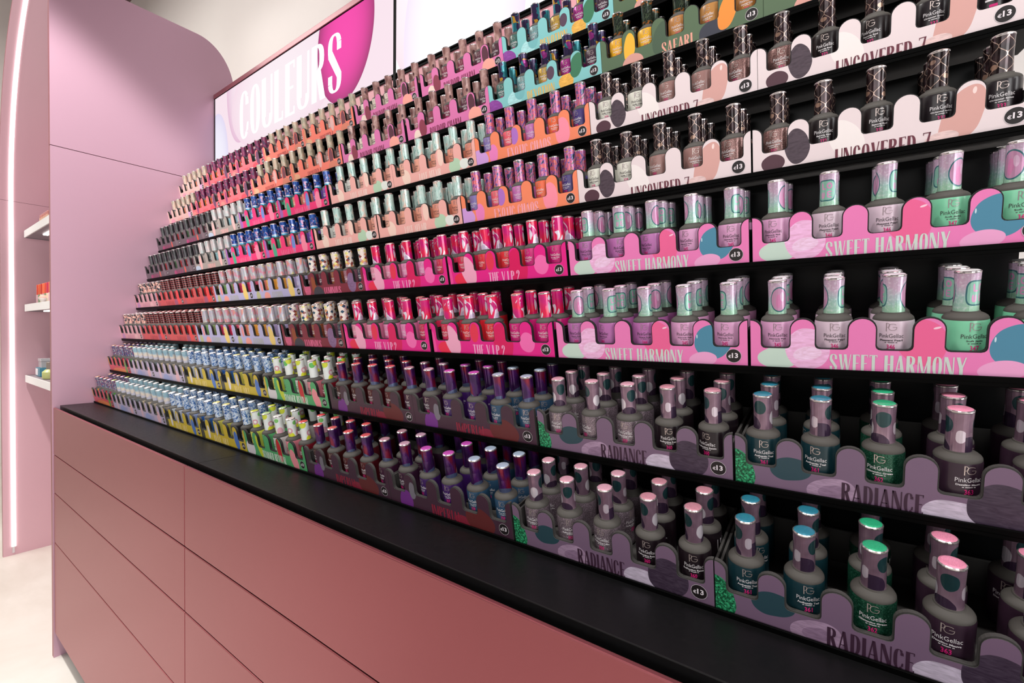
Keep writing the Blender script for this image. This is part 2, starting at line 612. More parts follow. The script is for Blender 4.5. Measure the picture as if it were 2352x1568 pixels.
def text_polys(s, bold=0.0):
    key = (s, bold)
    if key in _txt:
        return _txt[key]
    cu = bpy.data.curves.new('t', 'FONT')
    cu.body = s
    cu.size = 1.0
    cu.resolution_u = 2
    cu.offset = bold
    ob = bpy.data.objects.new('t', cu)
    COL.objects.link(ob)
    dg = bpy.context.evaluated_depsgraph_get()
    me = bpy.data.meshes.new_from_object(ob.evaluated_get(dg))
    polys = [[(me.vertices[i].co.x, me.vertices[i].co.y) for i in p.vertices] for p in me.polygons]
    xsv = [p[0] for q in polys for p in q] or [0]
    ysv = [p[1] for q in polys for p in q] or [0]
    res = (polys, min(xsv), max(xsv), min(ysv), max(ysv))
    bpy.data.objects.remove(ob)
    bpy.data.curves.remove(cu)
    bpy.data.meshes.remove(me)
    _txt[key] = res
    return res


def text_on(mb, s, cx, cz, w, h, fn, mi=0, bold=0.0):
    polys, xa, xb, ya, yb_ = text_polys(s, bold)
    for p in polys:
        q = [(cx + ((a - xa) / (xb - xa) - 0.5) * w, cz + ((b - ya) / (yb_ - ya) - 0.5) * h) for a, b in p]
        mb.face([fn(a, b) for a, b in q], mi)


# ------------------------------------------------------------------ tray designs
# blobs: (cx, cy, rx, ry, colour, rot, glitter) in units of 40 mm of the survey; x 0..4.7, y 0..1
D = {}


def design(key, word, base, text, tcol, tx, tw, tz, th, blobs, board=None):
    D[key] = dict(word=word, base=base, text=text, tcol=tcol, tx=tx, tw=tw, tz=tz, th=th, blobs=blobs, board=board or M_LINER)


design('radiance', 'mauve', '#7a617a', 'RADIANCE', '#3c2136', .071, .045, -.0012, .0145, [
    (.02, .2, .33, .50, '#1f7a50', .1, 2), (.97, .43, .34, .24, '#2a4650', .2, 0), (1.62, .12, .40, .26, '#a285a0', .2, 1), (1.62, .12, .22, .13, '#8c6f8b', .2, 1),
    (3.30, .04, .42, .27, '#c6b8cc', -.1, 1), (3.83, .30, .42, .42, '#3a2a3e', 0, 1)], M_LINER_GREY)
design('sweet', 'bubblegum pink', '#ee7fbc', 'SWEET HARMONY', '#cfdbd3', .056, .078, -.0016, .0140, [
    (.52, .20, .40, .24, '#c8ddd0', .1, 0), (1.02, .40, .37, .43, '#f6b5dd', 0, 1), (1.02, .30, .24, .14, '#f9c8e6', .2, 1), (2.76, .56, .35, .44, '#f0659a', .2, 0), (2.95, .83, .06, .02, '#fbd0e2', .2, 0),
    (4.0, .50, .38, .40, '#4d8aa6', -.4, 0), (3.68, .64, .012, .04, '#cfe6ef', 0, 0), (3.79, .10, .30, .17, '#f1a6d3', .12, 0)])
design('uncovered', 'pale blush', '#eadadd', 'UNCOVERED 7', '#6a2c3d', .066, .064, -.0056, .0135, [
    (.42, .14, .25, .21, '#53323e', .1, 0), (.92, .42, .24, .40, '#43333f', .1, 1), (1.85, .36, .28, .46, '#f4ebea', .5, 0), (3.70, .40, .30, .55, '#d9a59e', -.35, 0), (3.86, .82, .03, .06, '#f6dcd8', 0, 0), (3.40, .02, .26, .14, '#e6c6c4', .2, 1)])
design('vip', 'hot pink', '#e91f8c', 'THE V.I.P.2', '#f9a9d2', .070, .050, -.0016, .0135, [
    (.55, .16, .34, .22, '#f02b4f', 0, 0), (.90, .40, .30, .52, '#f6abc9', .3, 0), (1.87, .66, .17, .30, '#e83552', 0, 0), (2.95, .40, .36, .58, '#dd1360', .2, 0), (3.83, .40, .27, .30, '#f96fb6', 0, 0), (.03, .2, .1, .5, '#f54da0', 0, 0)])
design('imperial', 'dark plum', '#452a3a', 'IMPERIAL', '#93243c', .073, .045, -.0016, .0130, [
    (.74, .12, .30, .36, '#743187', 0, 0), (1.05, .52, .14, .28, '#7b757f', 0, 0), (3.0, .06, .30, .17, '#86263a', 0, 0), (3.65, .22, .50, .38, '#65292a', -.2, 0)], M_LINER_GREY)
design('exotic', 'orange', '#f88b66', 'EXOTIC CHAOS', '#fcaab8', .058, .072, -.0010, .0135, [
    (.05, .12, .52, .40, '#d3a0e2', .2, 0), (.82, .24, .20, .34, '#ef84c3', 0, 0), (1.80, .66, .18, .28, '#b273ca', 0, 0), (2.9, .12, .4, .14, '#fb9470', 0, 0), (3.72, .38, .28, .42, '#ff93aa', 0, 0)])
design('love', 'peach', '#f2b3ac', 'LOVE AFFAIR', '#fbdcd4', .064, .050, -.0010, .0130, [
    (.82, .26, .24, .34, '#f9d9ca', .3, 0), (2.90, .72, .17, .36, '#f8d3c6', 0, 0), (3.62, .24, .32, .28, '#b9d8ba', .3, 0), (4.10, .22, .24, .20, '#e8ede7', 0, 0)])
design('devotion', 'turquoise', '#86c9ca', 'DEVOTION', '#e9b95f', .070, .046, -.0012, .0130, [
    (.18, .05, .42, .36, '#8b409c', 0, 1), (1.20, .22, .34, .26, '#a9dee0', .3, 1), (1.42, .42, .24, .30, '#79bcc0', 0, 0), (2.78, .62, .16, .22, '#5b4658', 0, 0), (3.38, .16, .28, .26, '#eeb250', 0, 1), (3.80, .56, .24, .38, '#417c5c', -.3, 0)])
design('safari', 'olive green', '#5a7055', 'SAFARI', '#eba693', .079, .036, -.0020, .0135, [
    (.96, .50, .18, .42, '#f7bb3d', -.1, 0), (1.05, .02, .34, .26, '#dea297', .1, 0), (1.95, .44, .24, .44, '#4b604c', -.3, 0), (3.42, .08, .36, .34, '#3d3f4b', .2, 0), (3.84, .52, .24, .48, '#f2943f', -.35, 0)])
design('boudoir', 'orchid pink', '#df79b1', 'BOUDOIR CHARM', '#7d2349', .056, .072, -.0030, .0130, [
    (.62, .10, .22, .26, '#f8dfd2', 0, 0), (1.0, .34, .22, .36, '#8f3d51', .1, 0), (3.83, .62, .17, .34, '#5b3240', .1, 0), (3.95, .14, .34, .32, '#fdab9e', 0, 0)])
design('salmon', 'salmon', '#ff8674', 'UNCOVERED 4', '#a84548', .060, .050, -.0030, .0125, [
    (.35, .12, .34, .22, '#f0b48e', 0, 0), (.12, .5, .1, .5, '#e39a78', 0, 0), (2.80, .60, .16, .38, '#ecbbb8', 0, 0), (3.83, .56, .17, .42, '#7f4652', 0, 0), (3.9, .12, .38, .24, '#e58a72', 0, 0)])
design('coral', 'coral red', '#fc7179', 'BOLD', '#f0585f', .075, .030, -.0030, .0120, [
    (.98, .45, .15, .42, '#9b4072', 0, 0), (3.86, .48, .22, .46, '#6c4664', 0, 0), (3.4, .10, .36, .20, '#ff4f5d', 0, 0), (.3, .1, .3, .2, '#ff8f86', 0, 0)])
design('beige', 'pinkish beige', '#eac1b8', 'NUDE', '#f2a49c', .07, .040, -.0030, .0120, [
    (.8, .08, .42, .24, '#f3a3b6', 0, 0), (4.2, .26, .35, .32, '#e3b4da', 0, 0), (1.9, .65, .15, .3, '#f0d0c4', 0, 0)])
design('charcoal', 'charcoal', '#60535a', 'MAGNETIC', '#b0386f', .05, .055, -.0010, .0125, [
    (1.2, .10, .22, .18, '#b23a72', 0, 0), (2.95, .22, .13, .22, '#e2543f', 0, 0), (3.9, .4, .25, .4, '#75666c', 0, 0)])
design('grey', 'warm grey', '#a79e97', 'CHROME', '#f3b3b2', .075, .046, -.0010, .0125, [
    (.95, .42, .17, .48, '#f3b9b7', 0, 0), (.35, .05, .42, .26, '#bdcde2', 0, 0), (3.84, .50, .18, .48, '#f0bab8', 0, 0)])
design('miami', 'neon pink', '#f9307a', 'MIAMI VIBE', '#ff739f', .062, .060, -.0010, .0125, [
    (.06, .35, .26, .62, '#a667b7', 0, 0), (.95, .26, .18, .46, '#43b18c', .1, 0), (2.88, .50, .17, .42, '#7093da', 0, 0), (3.84, .38, .26, .46, '#ff8bab', 0, 0)])
design('blush', 'dusty blush', '#e7aab1', 'BALLET', '#d994ae', .062, .055, -.0010, .0125, [
    (.6, .12, .35, .3, '#c88fc0', 0, 0), (3.4, .1, .3, .25, '#f2bfc0', 0, 0), (1.9, .6, .15, .35, '#eec0c4', 0, 0)])
design('red', 'brick red', '#d44c4b', 'TARTAN', '#b23c46', .062, .055, -.0010, .0125, [
    (3.35, .16, .26, .26, '#a64d6e', 0, 0), (3.85, .50, .22, .45, '#f23c3b', 0, 0), (.2, .1, .2, .25, '#b9505a', 0, 0)])
design('lavender', 'lavender', '#b7b2da', 'FUSION', '#b6b8ae', .077, .040, -.0002, .0125, [
    (.50, .12, .22, .30, '#bbbb88', .1, 0), (1.42, .08, .30, .26, '#f29e95', 0, 0), (.97, .62, .12, .28, '#f08f90', 0, 0), (3.80, .40, .26, .50, '#f2d178', .2, 0)])
design('luminous', 'burgundy', '#7f1f35', 'LUMINOUS', '#f273a1', .071, .050, -.0010, .0130, [
    (.42, .30, .26, .42, '#d35980', 0, 1), (1.0, .42, .17, .42, '#94451f', .1, 0), (1.32, .02, .40, .36, '#363341', 0, 0), (3.86, .40, .30, .42, '#82608a', 0, 1)])
design('multi', 'red and orange', '#e1525c', 'PARTY', '#f08a60', .06, .05, -.0010, .0125, [
    (.2, .8, .3, .4, '#f0a24a', 0, 0), (2.4, .02, 1.6, .24, '#f08d52', 0, 0), (3.86, .35, .20, .56, '#5aa84c', .1, 0), (.95, .6, .15, .35, '#e85f72', 0, 0)])
design('sky', 'pale lilac', '#c2b4d1', 'CLOUDS', '#aab1dc', .07, .045, -.0010, .0125, [
    (.95, .32, .18, .40, '#e2bccb', 0, 0), (1.9, .10, .5, .26, '#a1abdc', 0, 0), (3.7, .30, .30, .36, '#eab9c3', 0, 0)])
design('yellow', 'mustard yellow', '#d2b730', 'BLUE ART', '#f1d992', .058, .060, -.0004, .0128, [
    (.16, .22, .24, .50, '#4a4738', 0, 0), (.96, .38, .13, .34, '#e7dfe3', 0, 0), (1.90, .62, .12, .30, '#c3bdd9', 0, 0), (3.86, .36, .22, .44, '#5079c8', .1, 0)])
design('green', 'leaf green', '#52ab6c', 'SUMMER REVIVAL', '#eaf3e7', .056, .074, -.0004, .0128, [
    (.40, .22, .38, .38, '#e3dde1', 0, 0), (1.20, .42, .17, .52, '#c9d632', .35, 0), (2.86, .52, .17, .50, '#c9222f', .15, 0), (3.90, .28, .24, .46, '#f0939d', .3, 0)])


def design_material(key):
    d = D[key]
    n = NT('print_' + d['word'].replace(' ', '_'))
    v = n.wobble(n.uv, 1.7, 0.10)
    col = lin(d['base'])
    gl = None
    for (cx, cy, rx, ry, c, rot, g) in d['blobs']:
        c = lin(c)
        if g:
            if gl is None:
                gl = n.voronoi(n.uv, 34.0)['Color']
                gl = n.sep(gl)[0]
            hi = tuple(min(1, x * (2.6 if g == 2 else 1.22) + 0.02) for x in c[:3]) + (1,)
            lo = tuple(x * (0.35 if g == 2 else 0.84) for x in c[:3]) + (1,)
            if g == 2:
                c = n.mix(n.math('POWER', gl, 2.2), lo, hi)
            else:
                sw = n.noise(n.scale(n.uv, 1.2, 5.0, rot=.3), 2.2, 2.0, .5, 2.5)['Fac']
                c = n.mix(n.math('MULTIPLY_ADD', sw, 2.4, -.7, clamp=True), lo, hi)
        col = n.mix(n.inside(v, cx, cy, rx, ry, rot), col, c)
    return n.done(col, 0.38, 0.0, 0.0, 0.45)


for k_ in D:
    D[k_]['mat'] = design_material(k_)

# ------------------------------------------------------------------ tray meshes
SLOT0, PITCH, HALF = 0.0186, 0.0382, 0.0109
WT = 0.1886


def outline(grow=0.0):
    """front of a tray: five U slots between round-topped fingers"""
    zb, top, sb, r = -0.0034, HP + grow, 0.0160 + grow * 0.6, 0.0034
    hw = HALF - grow
    pts = [(0, zb), (0, top - 0.0006)]
    n = 6
    cs = [SLOT0 + PITCH * i for i in range(5)]
    e = cs[0] - hw
    for i in range(1, n + 1):
        a = math.pi / 2 * (1 - i / n)
        pts.append((e * math.cos(a), top - 0.0080 + 0.0074 * math.sin(a)))
    for i, c in enumerate(cs):
        for j in range(4):
            a = math.pi + math.pi / 2 * j / 3
            pts.append((c - hw + r + r * math.cos(a), sb + r + r * math.sin(a)))
        for j in range(4):
            a = 1.5 * math.pi + math.pi / 2 * j / 3
            pts.append((c + hw - r + r * math.cos(a), sb + r + r * math.sin(a)))
        if i < 4:
            x0, x1 = c + hw, cs[i + 1] - hw
            rr = (x1 - x0) / 2
            for j in range(13):
                a = math.pi * (1 - j / 12)
                pts.append(((x0 + x1) / 2 + rr * math.cos(a), top - rr + rr * math.sin(a)))
    e = WT - (cs[4] + hw)
    for i in range(n):
        a = math.pi / 2 * i / n
        pts.append((WT - e * math.cos(a), top - 0.0080 + 0.0074 * math.sin(a)))
    pts += [(WT, top - 0.0006), (WT, zb)]
    return pts


mb = MB(); mb.prism_xz(outline(), 0.0, 0.0006, 0, 1)
ME_FRONT = mb.mesh('front_panel', [D['sweet']['mat'], M_LINER])
mb = MB(); mb.prism_xz(outline(0.00085), 0.0007, 0.0038, 0)
ME_LINER = mb.mesh('liner', [M_LINER])
mb = MB()
mb.box(0.0004, 0.0024, 0.0039, 0.0985, -0.0010, 0.0300)
mb.box(WT - 0.0024, WT - 0.0004, 0.0039, 0.0985, -0.0010, 0.0300)
mb.box(0.0025, WT - 0.0025, 0.0039, 0.0985, -0.0011, 0.0008)
mb.box(0.0025, WT - 0.0025, 0.0965, 0.0985, 0.0008, 0.0300)
ME_BOX = mb.mesh('tray_box', [M_LINER_GREY], bevel=0.0003)
M_BADGE = plain('badge_black', '#1b1416', 0.45)
M_BADGE_INK = plain('badge_white', '#efe6ec', 0.5)
mb = MB()
nb = 28
mb.face([(0.0062 * math.cos(2 * math.pi * i / nb), 0, 0.0062 * math.sin(2 * math.pi * i / nb)) for i in range(nb)], 0)
ring = lambda r, i: (r * math.cos(2 * math.pi * i / nb), -0.00006, r * math.sin(2 * math.pi * i / nb))
for i in range(nb):
    mb.face([ring(0.0062, i), ring(0.0062, i + 1), ring(0.00596, i + 1), ring(0.00596, i)], 1)
text_on(mb, '\u20ac', -0.0032, -0.0006, 0.0024, 0.0029, lambda a, b: (a, -0.0001, b), 1, 0.02)
text_on(mb, '13', 0.0011, 0.0003, 0.0050, 0.0045, lambda a, b: (a, -0.0001, b), 1, 0.03)
ME_BADGE = mb.mesh('price_badge', [M_BADGE, M_BADGE_INK], weld=False, fix=False)

_lett = {}


def lettering_mesh(key):
    if key not in _lett:
        d = D[key]
        mb = MB()
        letters(mb, d['text'], d['tx'], d['tw'], d['tz'], d['th'], -0.00012, cut=-0.0030)
        _lett[key] = mb.mesh('lettering', [plain('ink_' + key, d['tcol'], 0.45)], weld=False, fix=False)
    return _lett[key]


# ------------------------------------------------------------------ cap wraps (uv: u once round = 1.5, v up = 1)
def cap_material(key):
    n = NT('cap_' + key)
    v = n.scale(n.uv, 1.5, 1, 1)
    u_, w_, _ = n.sep(n.uv)
    rough, metal, coat = 0.22, 0.35, 0.6

    def els(col, items):
        vv = n.wobble(v, 3.0, 0.06)
        for it in items:
            col = n.mix(n.inside(vv, *it[:4]), col, it[4])
        return col
    if key == 'radiance':
        f = n.noise(n.scale(v, 1, .6), 1.6, 1.5, 0.5, 1.2)['Fac']
        c = n.ramp(f, [(.35, '#84677a'), (.55, '#977a8d'), (.7, '#ab8e9f')])
        c = els(c, [(.33, .70, .17, .22, '#1f4448'), (1.10, .66, .17, .22, '#23464b'), (.74, .34, .14, .21, '#e8e0ea'), (.10, .14, .26, .26, '#43304a'), (.98, .02, .26, .24, '#4a364f'), (1.42, .40, .10, .18, '#dccfdc')])
        metal, rough = .55, .22
    elif key == 'sweet':
        f = n.math('ADD', w_, n.math('MULTIPLY', n.math('SUBTRACT', n.noise(v, 2.2, 2.0)['Fac'], .5), .9))
        c = n.ramp(f, [(.08, '#9dcbb0'), (.32, '#9fc2be'), (.52, '#b6bac6'), (.72, '#c8aac4'), (.95, '#bfa2bb')])
        sp = n.noise(v, 15.0, 3.0)['Fac']
        c = n.mix(n.math('MULTIPLY', n.math('MULTIPLY_ADD', sp, 4.0, -2.0, clamp=True), .6), c, '#e9eaf0')
        vv = n.wobble(v, 3.0, 0.04)
        for cx, cy, rx, ry, fill, sq in ((.36, .47, .25, .40, '#c48fb2', 0), (1.08, .48, .25, .33, '#8ac0ae', 1)):
            if sq:
                p = n.sep(n.scale(vv, 1 / rx, 1 / ry, 1, loc=(-cx / rx, -cy / ry, 0)))
                e = n.math('ADD', n.math('POWER', n.math('ABSOLUTE', p[0]), 4.0), n.math('POWER', n.math('ABSOLUTE', p[1]), 4.0))
                e = n.math('POWER', e, .25)
            else:
                e = n.ell(vv, cx, cy, rx, ry)
            c = n.mix(n.math('LESS_THAN', e, 1.0), c, '#2f6a72')
            c = n.mix(n.math('LESS_THAN', e, .89), c, fill)
        ink = '#d794c0'
        c = els(c, [(.98, .62, .022, .10, ink), (1.02, .535, .06, .022, ink), (1.17, .62, .075, .10, ink), (1.17, .62, .035, .05, '#8ac0ae'),
                    (.965, .35, .022, .09, ink), (1.025, .35, .022, .09, ink), (.995, .27, .03, .03, ink), (1.13, .35, .022, .10, ink), (1.18, .435, .05, .02, ink), (1.175, .35, .045, .02, ink), (1.18, .265, .05, .02, ink),
                    (.33, .42, .07, .22, '#cf7fae'), (.43, .55, .06, .16, '#d9b3cf')])
        metal, rough = .25, .28
    elif key == 'vip':
        f = n.noise(n.scale(v, 1.5, .8), 1.15, 2.2, .5, 1.5)['Fac']
        c = n.ramp(n.noise(v, 1.3, 1.0)['Fac'], [(.4, '#e81a4e'), (.55, '#d6157a'), (.65, '#c01276')])
        c = n.mix(n.math('GREATER_THAN', f, .515), c, '#e9dced')
        c = n.mix(n.math('GREATER_THAN', f, .63), c, '#cdbcd9')
        metal, rough = .15, .22
    elif key == 'imperial':
        f = n.noise(n.scale(v, 1.0, .35), 2.2, 1.0)['Fac']
        c = n.ramp(f, [(.38, '#3a1650'), (.48, '#541d6d'), (.54, '#6b1848'), (.62, '#8c1434')])
        c = els(c, [(.5, -.06, .42, .24, '#59658a'), (1.35, -.08, .3, .22, '#59658a')])
        metal, rough = .6, .2
    elif key == 'uncovered':
        tw = n.math('MULTIPLY', n.math('COSINE', n.math('MULTIPLY', w_, 12.6)), .25)
        c = n.ramp(n.noise(v, 2.5, 2.0)['Fac'], [(.4, '#1f1417'), (.6, '#3b272c')])
        for sgn, off in ((1, 0.0), (-1, .5)):
            g = n.math('ADD', n.math('MULTIPLY', u_, 4.0), off)
            g = n.math('ADD' if sgn > 0 else 'SUBTRACT', g, tw)
            g = n.math('ABSOLUTE', n.math('SUBTRACT', n.math('FRACT', g), .5))
            c = n.mix(n.math('LESS_THAN', g, .030), c, '#b79b8d')
        c = els(c, [(.2, .2, .09, .07, '#a0806f'), (.85, .75, .08, .06, '#94776a'), (1.2, .3, .1, .07, '#a0806f')])
        metal, rough = .55, .15
    elif key in ('exotic', 'devotion', 'safari', 'multi'):
        pal = {'exotic': ['#20384a', '#6a4a9c', '#c2609a', '#e2685c', '#8456a6', '#d4789a', '#2f5560', '#e08a4a'],
               'devotion': ['#33284a', '#2e8892', '#3b2e56', '#dfa73b', '#9c3488', '#3a2d55', '#2f7f8d'],
               'safari': ['#1f2722', '#2e3a30', '#3c4a3c', '#252e27', '#54624c', '#2a332c', '#1d241f'],
               'multi': ['#3a2a70', '#c8503c', '#2a5f96', '#46307c', '#2f9a9c', '#a83a70', '#e8dfe0', '#2c3464']}[key]
        if key == 'devotion':
            f = n.sep(n.voronoi(n.wobble(v, 3.0, .25), 3.4)['Color'])[0]
        else:
            f = n.noise(n.scale(v, 1.0, .8 if key != 'safari' else .45), 2.3 if key != 'multi' else 5.0, 2.5, .6, 1.6)['Fac']
            f = n.math('MULTIPLY_ADD', f, 3.0, -1.0)
        c = n.ramp(f, [((i + .0) / len(pal), p) for i, p in enumerate(pal)], 'CONSTANT')
        if key == 'safari':
            band = n.math('GREATER_THAN', n.math('ABSOLUTE', n.math('SUBTRACT', w_, .5)), .34)
            c = n.mix(n.math('MULTIPLY', band, n.math('GREATER_THAN', n.noise(v, 9.0, 2.0)['Fac'], .52)), c, '#a5642f')
        metal, rough = (.6, .16) if key in ('devotion', 'safari') else (.25, .26)
    elif key == 'love':
        f = n.noise(n.scale(v, 1, .6), 2.4, 1.2, .5, .6)['Fac']
        c = n.ramp(f, [(.4, '#b3d2ca'), (.54, '#c6d8d1'), (.6, '#dcc6b8'), (.7, '#e8b8a8')])
        g = n.noise(n.scale(v, 2.6, .45, rot=.5), 2.0, 1.0, .5, 1.6)['Fac']
        c = n.mix(n.math('LESS_THAN', n.math('ABSOLUTE', n.math('SUBTRACT', g, .56)), .014), c, '#4d7f78')
        metal, rough = .15, .24
    elif key == 'miami':
        q = n.voronoi(n.scale(v, 1.0, .8), 7.0, 'CHEBYCHEV')['Color']
        f = n.sep(q)[0]
        c = n.ramp(f, [(0, '#1c4aa0'), (.42, '#d6a2c6'), (.62, '#2b2a66'), (.78, '#e9e4f0'), (.9, '#4f8fd0')], 'CONSTANT')
        mid = n.math('LESS_THAN', n.math('ABSOLUTE', n.math('SUBTRACT', w_, .5)), .27)
        c = n.mix(mid, '#1d50a6', c)
        c = n.mix(n.math('LESS_THAN', w_, .20), c, '#e6dcea')
        c = n.mix(n.math('LESS_THAN', w_, .12), c, '#4fb4dd')
        metal, rough = .2, .22
    elif key in ('grey', 'charcoal', 'beige', 'coral', 'salmon', 'boudoir', 'lavender'):
        st = {'grey': [(.35, '#b9c6c4'), (.5, '#cfc6c8'), (.62, '#e0c8c6')],
              'charcoal': [(.35, '#2f332f'), (.5, '#403a42'), (.62, '#50504e')],
              'beige': [(.35, '#a89c8a'), (.5, '#cbb8a6'), (.62, '#d8aa98')],
              'coral': [(.36, '#3e2146'), (.48, '#6c2656'), (.56, '#9a2a56'), (.66, '#5b3a62')],
              'salmon': [(.35, '#a59c86'), (.5, '#cbbca6'), (.62, '#d8b49c')],
              'boudoir': [(.35, '#7e544f'), (.5, '#a37a74'), (.62, '#c29d96')],
              'lavender': [(.30, '#e6a070'), (.40, '#dc94b0'), (.48, '#bccac8'), (.56, '#c4bcd4'), (.66, '#dcd696')]}[key]
        f = n.noise(n.scale(v, 1.0, .7), 2.4 if key != 'coral' else 4.0, 2.0, .5, .6)['Fac']
        c = n.ramp(f, st)
        if key == 'boudoir':
            c = els(c, [(.3, .7, .07, .1, '#4a262a'), (.9, .55, .09, .13, '#553034'), (1.3, .3, .07, .1, '#4a262a')])
        metal, rough = (.18, .30) if key != 'lavender' else (.12, .3)
    elif key == 'luminous':
        q = n.scale(n.uv, 6.0, 4.6, 1, rot=0.0)
        a = n.sep(q)
        s1 = n.math('FLOOR', n.math('ADD', a[0], a[1]))
        s2 = n.math('FLOOR', n.math('SUBTRACT', a[0], a[1]))
        cm = n.node('ShaderNodeCombineXYZ')
        n.put(cm.inputs[0], s1); n.put(cm.inputs[1], s2)
        wn = n.node('ShaderNodeTexWhiteNoise', noise_dimensions='2D')
        n.put(wn.inputs['Vector'], cm.outputs[0])
        c = n.ramp(wn.outputs['Value'], [(0, '#eee2d8'), (.34, '#1f4a66'), (.46, '#8c3f3c'), (.6, '#c9aebc'), (.72, '#ece48e'), (.84, '#e2a06a'), (.92, '#f1e8e2')], 'CONSTANT')
        metal, rough = .05, .25
    elif key == 'red':
        wv = n.math('FRACT', n.math('MULTIPLY', w_, 5.0))
        wu = n.math('FRACT', n.math('MULTIPLY', u_, 6.0))
        c = n.mix(n.math('LESS_THAN', wv, .22), '#2a191b', '#b5363c')
        c = n.mix(n.math('LESS_THAN', wu, .09), c, '#8e2a30')
        c = n.mix(n.math('MULTIPLY', n.math('GREATER_THAN', wv, .86), .6), c, '#d9b0a8')
        metal, rough = .2, .22
    elif key == 'blush':
        f = n.noise(v, 3.4, 1.5, .5, .8)['Fac']
        c = n.ramp(f, [(0, '#3a3438'), (.44, '#8f848c'), (.5, '#f0b0a0'), (.6, '#f1cabc'), (.72, '#efa898')], 'CONSTANT')
        metal, rough = .15, .25
    elif key == 'sky':
        f = n.math('ADD', w_, n.math('MULTIPLY', n.math('SUBTRACT', n.noise(v, 3.0, 3.0)['Fac'], .5), .8))
        c = n.ramp(f, [(.15, '#c6c6d6'), (.36, '#e9dccb'), (.5, '#cfd4d6'), (.66, '#8fb8ca'), (.95, '#a9cbd6')])
        metal, rough = .05, .3
    elif key == 'yellow':
        f = n.noise(v, 4.2, 3.0, .6, 1.4)['Fac']
        c = n.ramp(f, [(.38, '#1f5197'), (.46, '#6d97c8'), (.53, '#e4ecf4'), (.62, '#a9c3e0'), (.72, '#3b6fb0')])
        metal, rough = .05, .24
    elif key == 'green':
        c = els(lin('#e9efec'), [(.30, .78, .17, .17, '#63bf5c'), (.55, .92, .18, .2, '#d2dc36'), (.86, .02, .22, .26, '#dbe02f'), (.86, .36, .16, .17, '#d79aa8'), (.86, .36, .08, .085, '#f0eeea'), (1.32, .12, .16, .24, '#e0a9b8'), (1.2, .8, .12, .13, '#7cc86a')])
        metal, rough = .0, .28
    return n.done(c, rough, metal, coat, .5)


CAPW = dict(radiance='mauve spotted', sweet='pastel patterned', vip='pink marbled', imperial='purple metallic', uncovered='brown chain-patterned',
            exotic='tropical print', devotion='mosaic metallic', safari='dark glassy', multi='confetti print', love='mint floral', miami='blue graffiti',
            grey='silver pearl', charcoal='charcoal', beige='beige metallic', coral='magenta foil', salmon='champagne', boudoir='rose metallic',
            lavender='pastel rainbow', luminous='harlequin', red='tartan', blush='black-and-pink', sky='pale blue', yellow='blue-and-white', green='fruity white')
CAPM = {k: cap_material(k) for k in CAPW}

# ------------------------------------------------------------------ shades
_shade = {}


def shade_material(hexc, fx):
    key = (hexc, fx)
    if key in _shade:
        return _shade[key]
    n = NT('polish_' + hexc[1:])
    c = lin(hexc)
    rough, metal = 0.33, 0.0
    if fx:
        g = n.sep(n.voronoi(n.scale(n.uv, 3.2, 1.6), 40.0)['Color'])[0]
        c = n.mix(n.math('POWER', g, 2.5), tuple(x * .7 for x in c[:3]) + (1,), tuple(min(1, x * 1.9 + .03) for x in c[:3]) + (1,))
        rough, metal = 0.3, 0.5
    _shade[key] = n.done(c, rough, metal, 0.25, 0.5)
    return _shade[key]


# column: (word, colour, glitter, printed name, number, dark ink)
def c5(*cols):
    return cols


Ts = lambda w, h, nm=None, num=None, fx=0, dark=0: (w, h, fx, nm, num, dark)
lil = Ts('silvery lilac', '#8a7a84', 'Reflective Lilac', '359', 1)
rai = Ts('black raisin', '#1d1219', 'Reflective Raisin', '360')
tea = Ts('deep teal', '#12333b', 'Authentic Teal', '361')
grn = Ts('green glitter', '#14503a', 'Glistening Green', '362', 1)
mau = Ts('dark mauve', '#33202f', 'Dazzling Mauve', '363')
ros = Ts('orchid rose', '#bb6fb0', 'Vintage Rose', '344', 0, 1)
hea = Ts('light pink', '#dfa3cd', 'Heavenly Pink', '345', 0, 1)
pea = Ts('pearl pink', '#dcc4d4', 'Pleasant Pearl', '346', 0, 1)
jad = Ts('jade green', '#7fd0a8', 'Soft Jade', '347', 0, 1)
van = Ts('cream', '#e0dfd3', 'Vanilla Cream', '329', 0, 1)
car = Ts('taupe', '#9c7570', 'Caramel Beige', '330')
cop = Ts('copper', '#8f6a66', 'Copper Gold', '331', 1)
san = Ts('near-black red', '#1c1214', 'Sangria Red', '332')
ori = Ts('near-black plum', '#1e161b', 'Oriental Spice', '333')
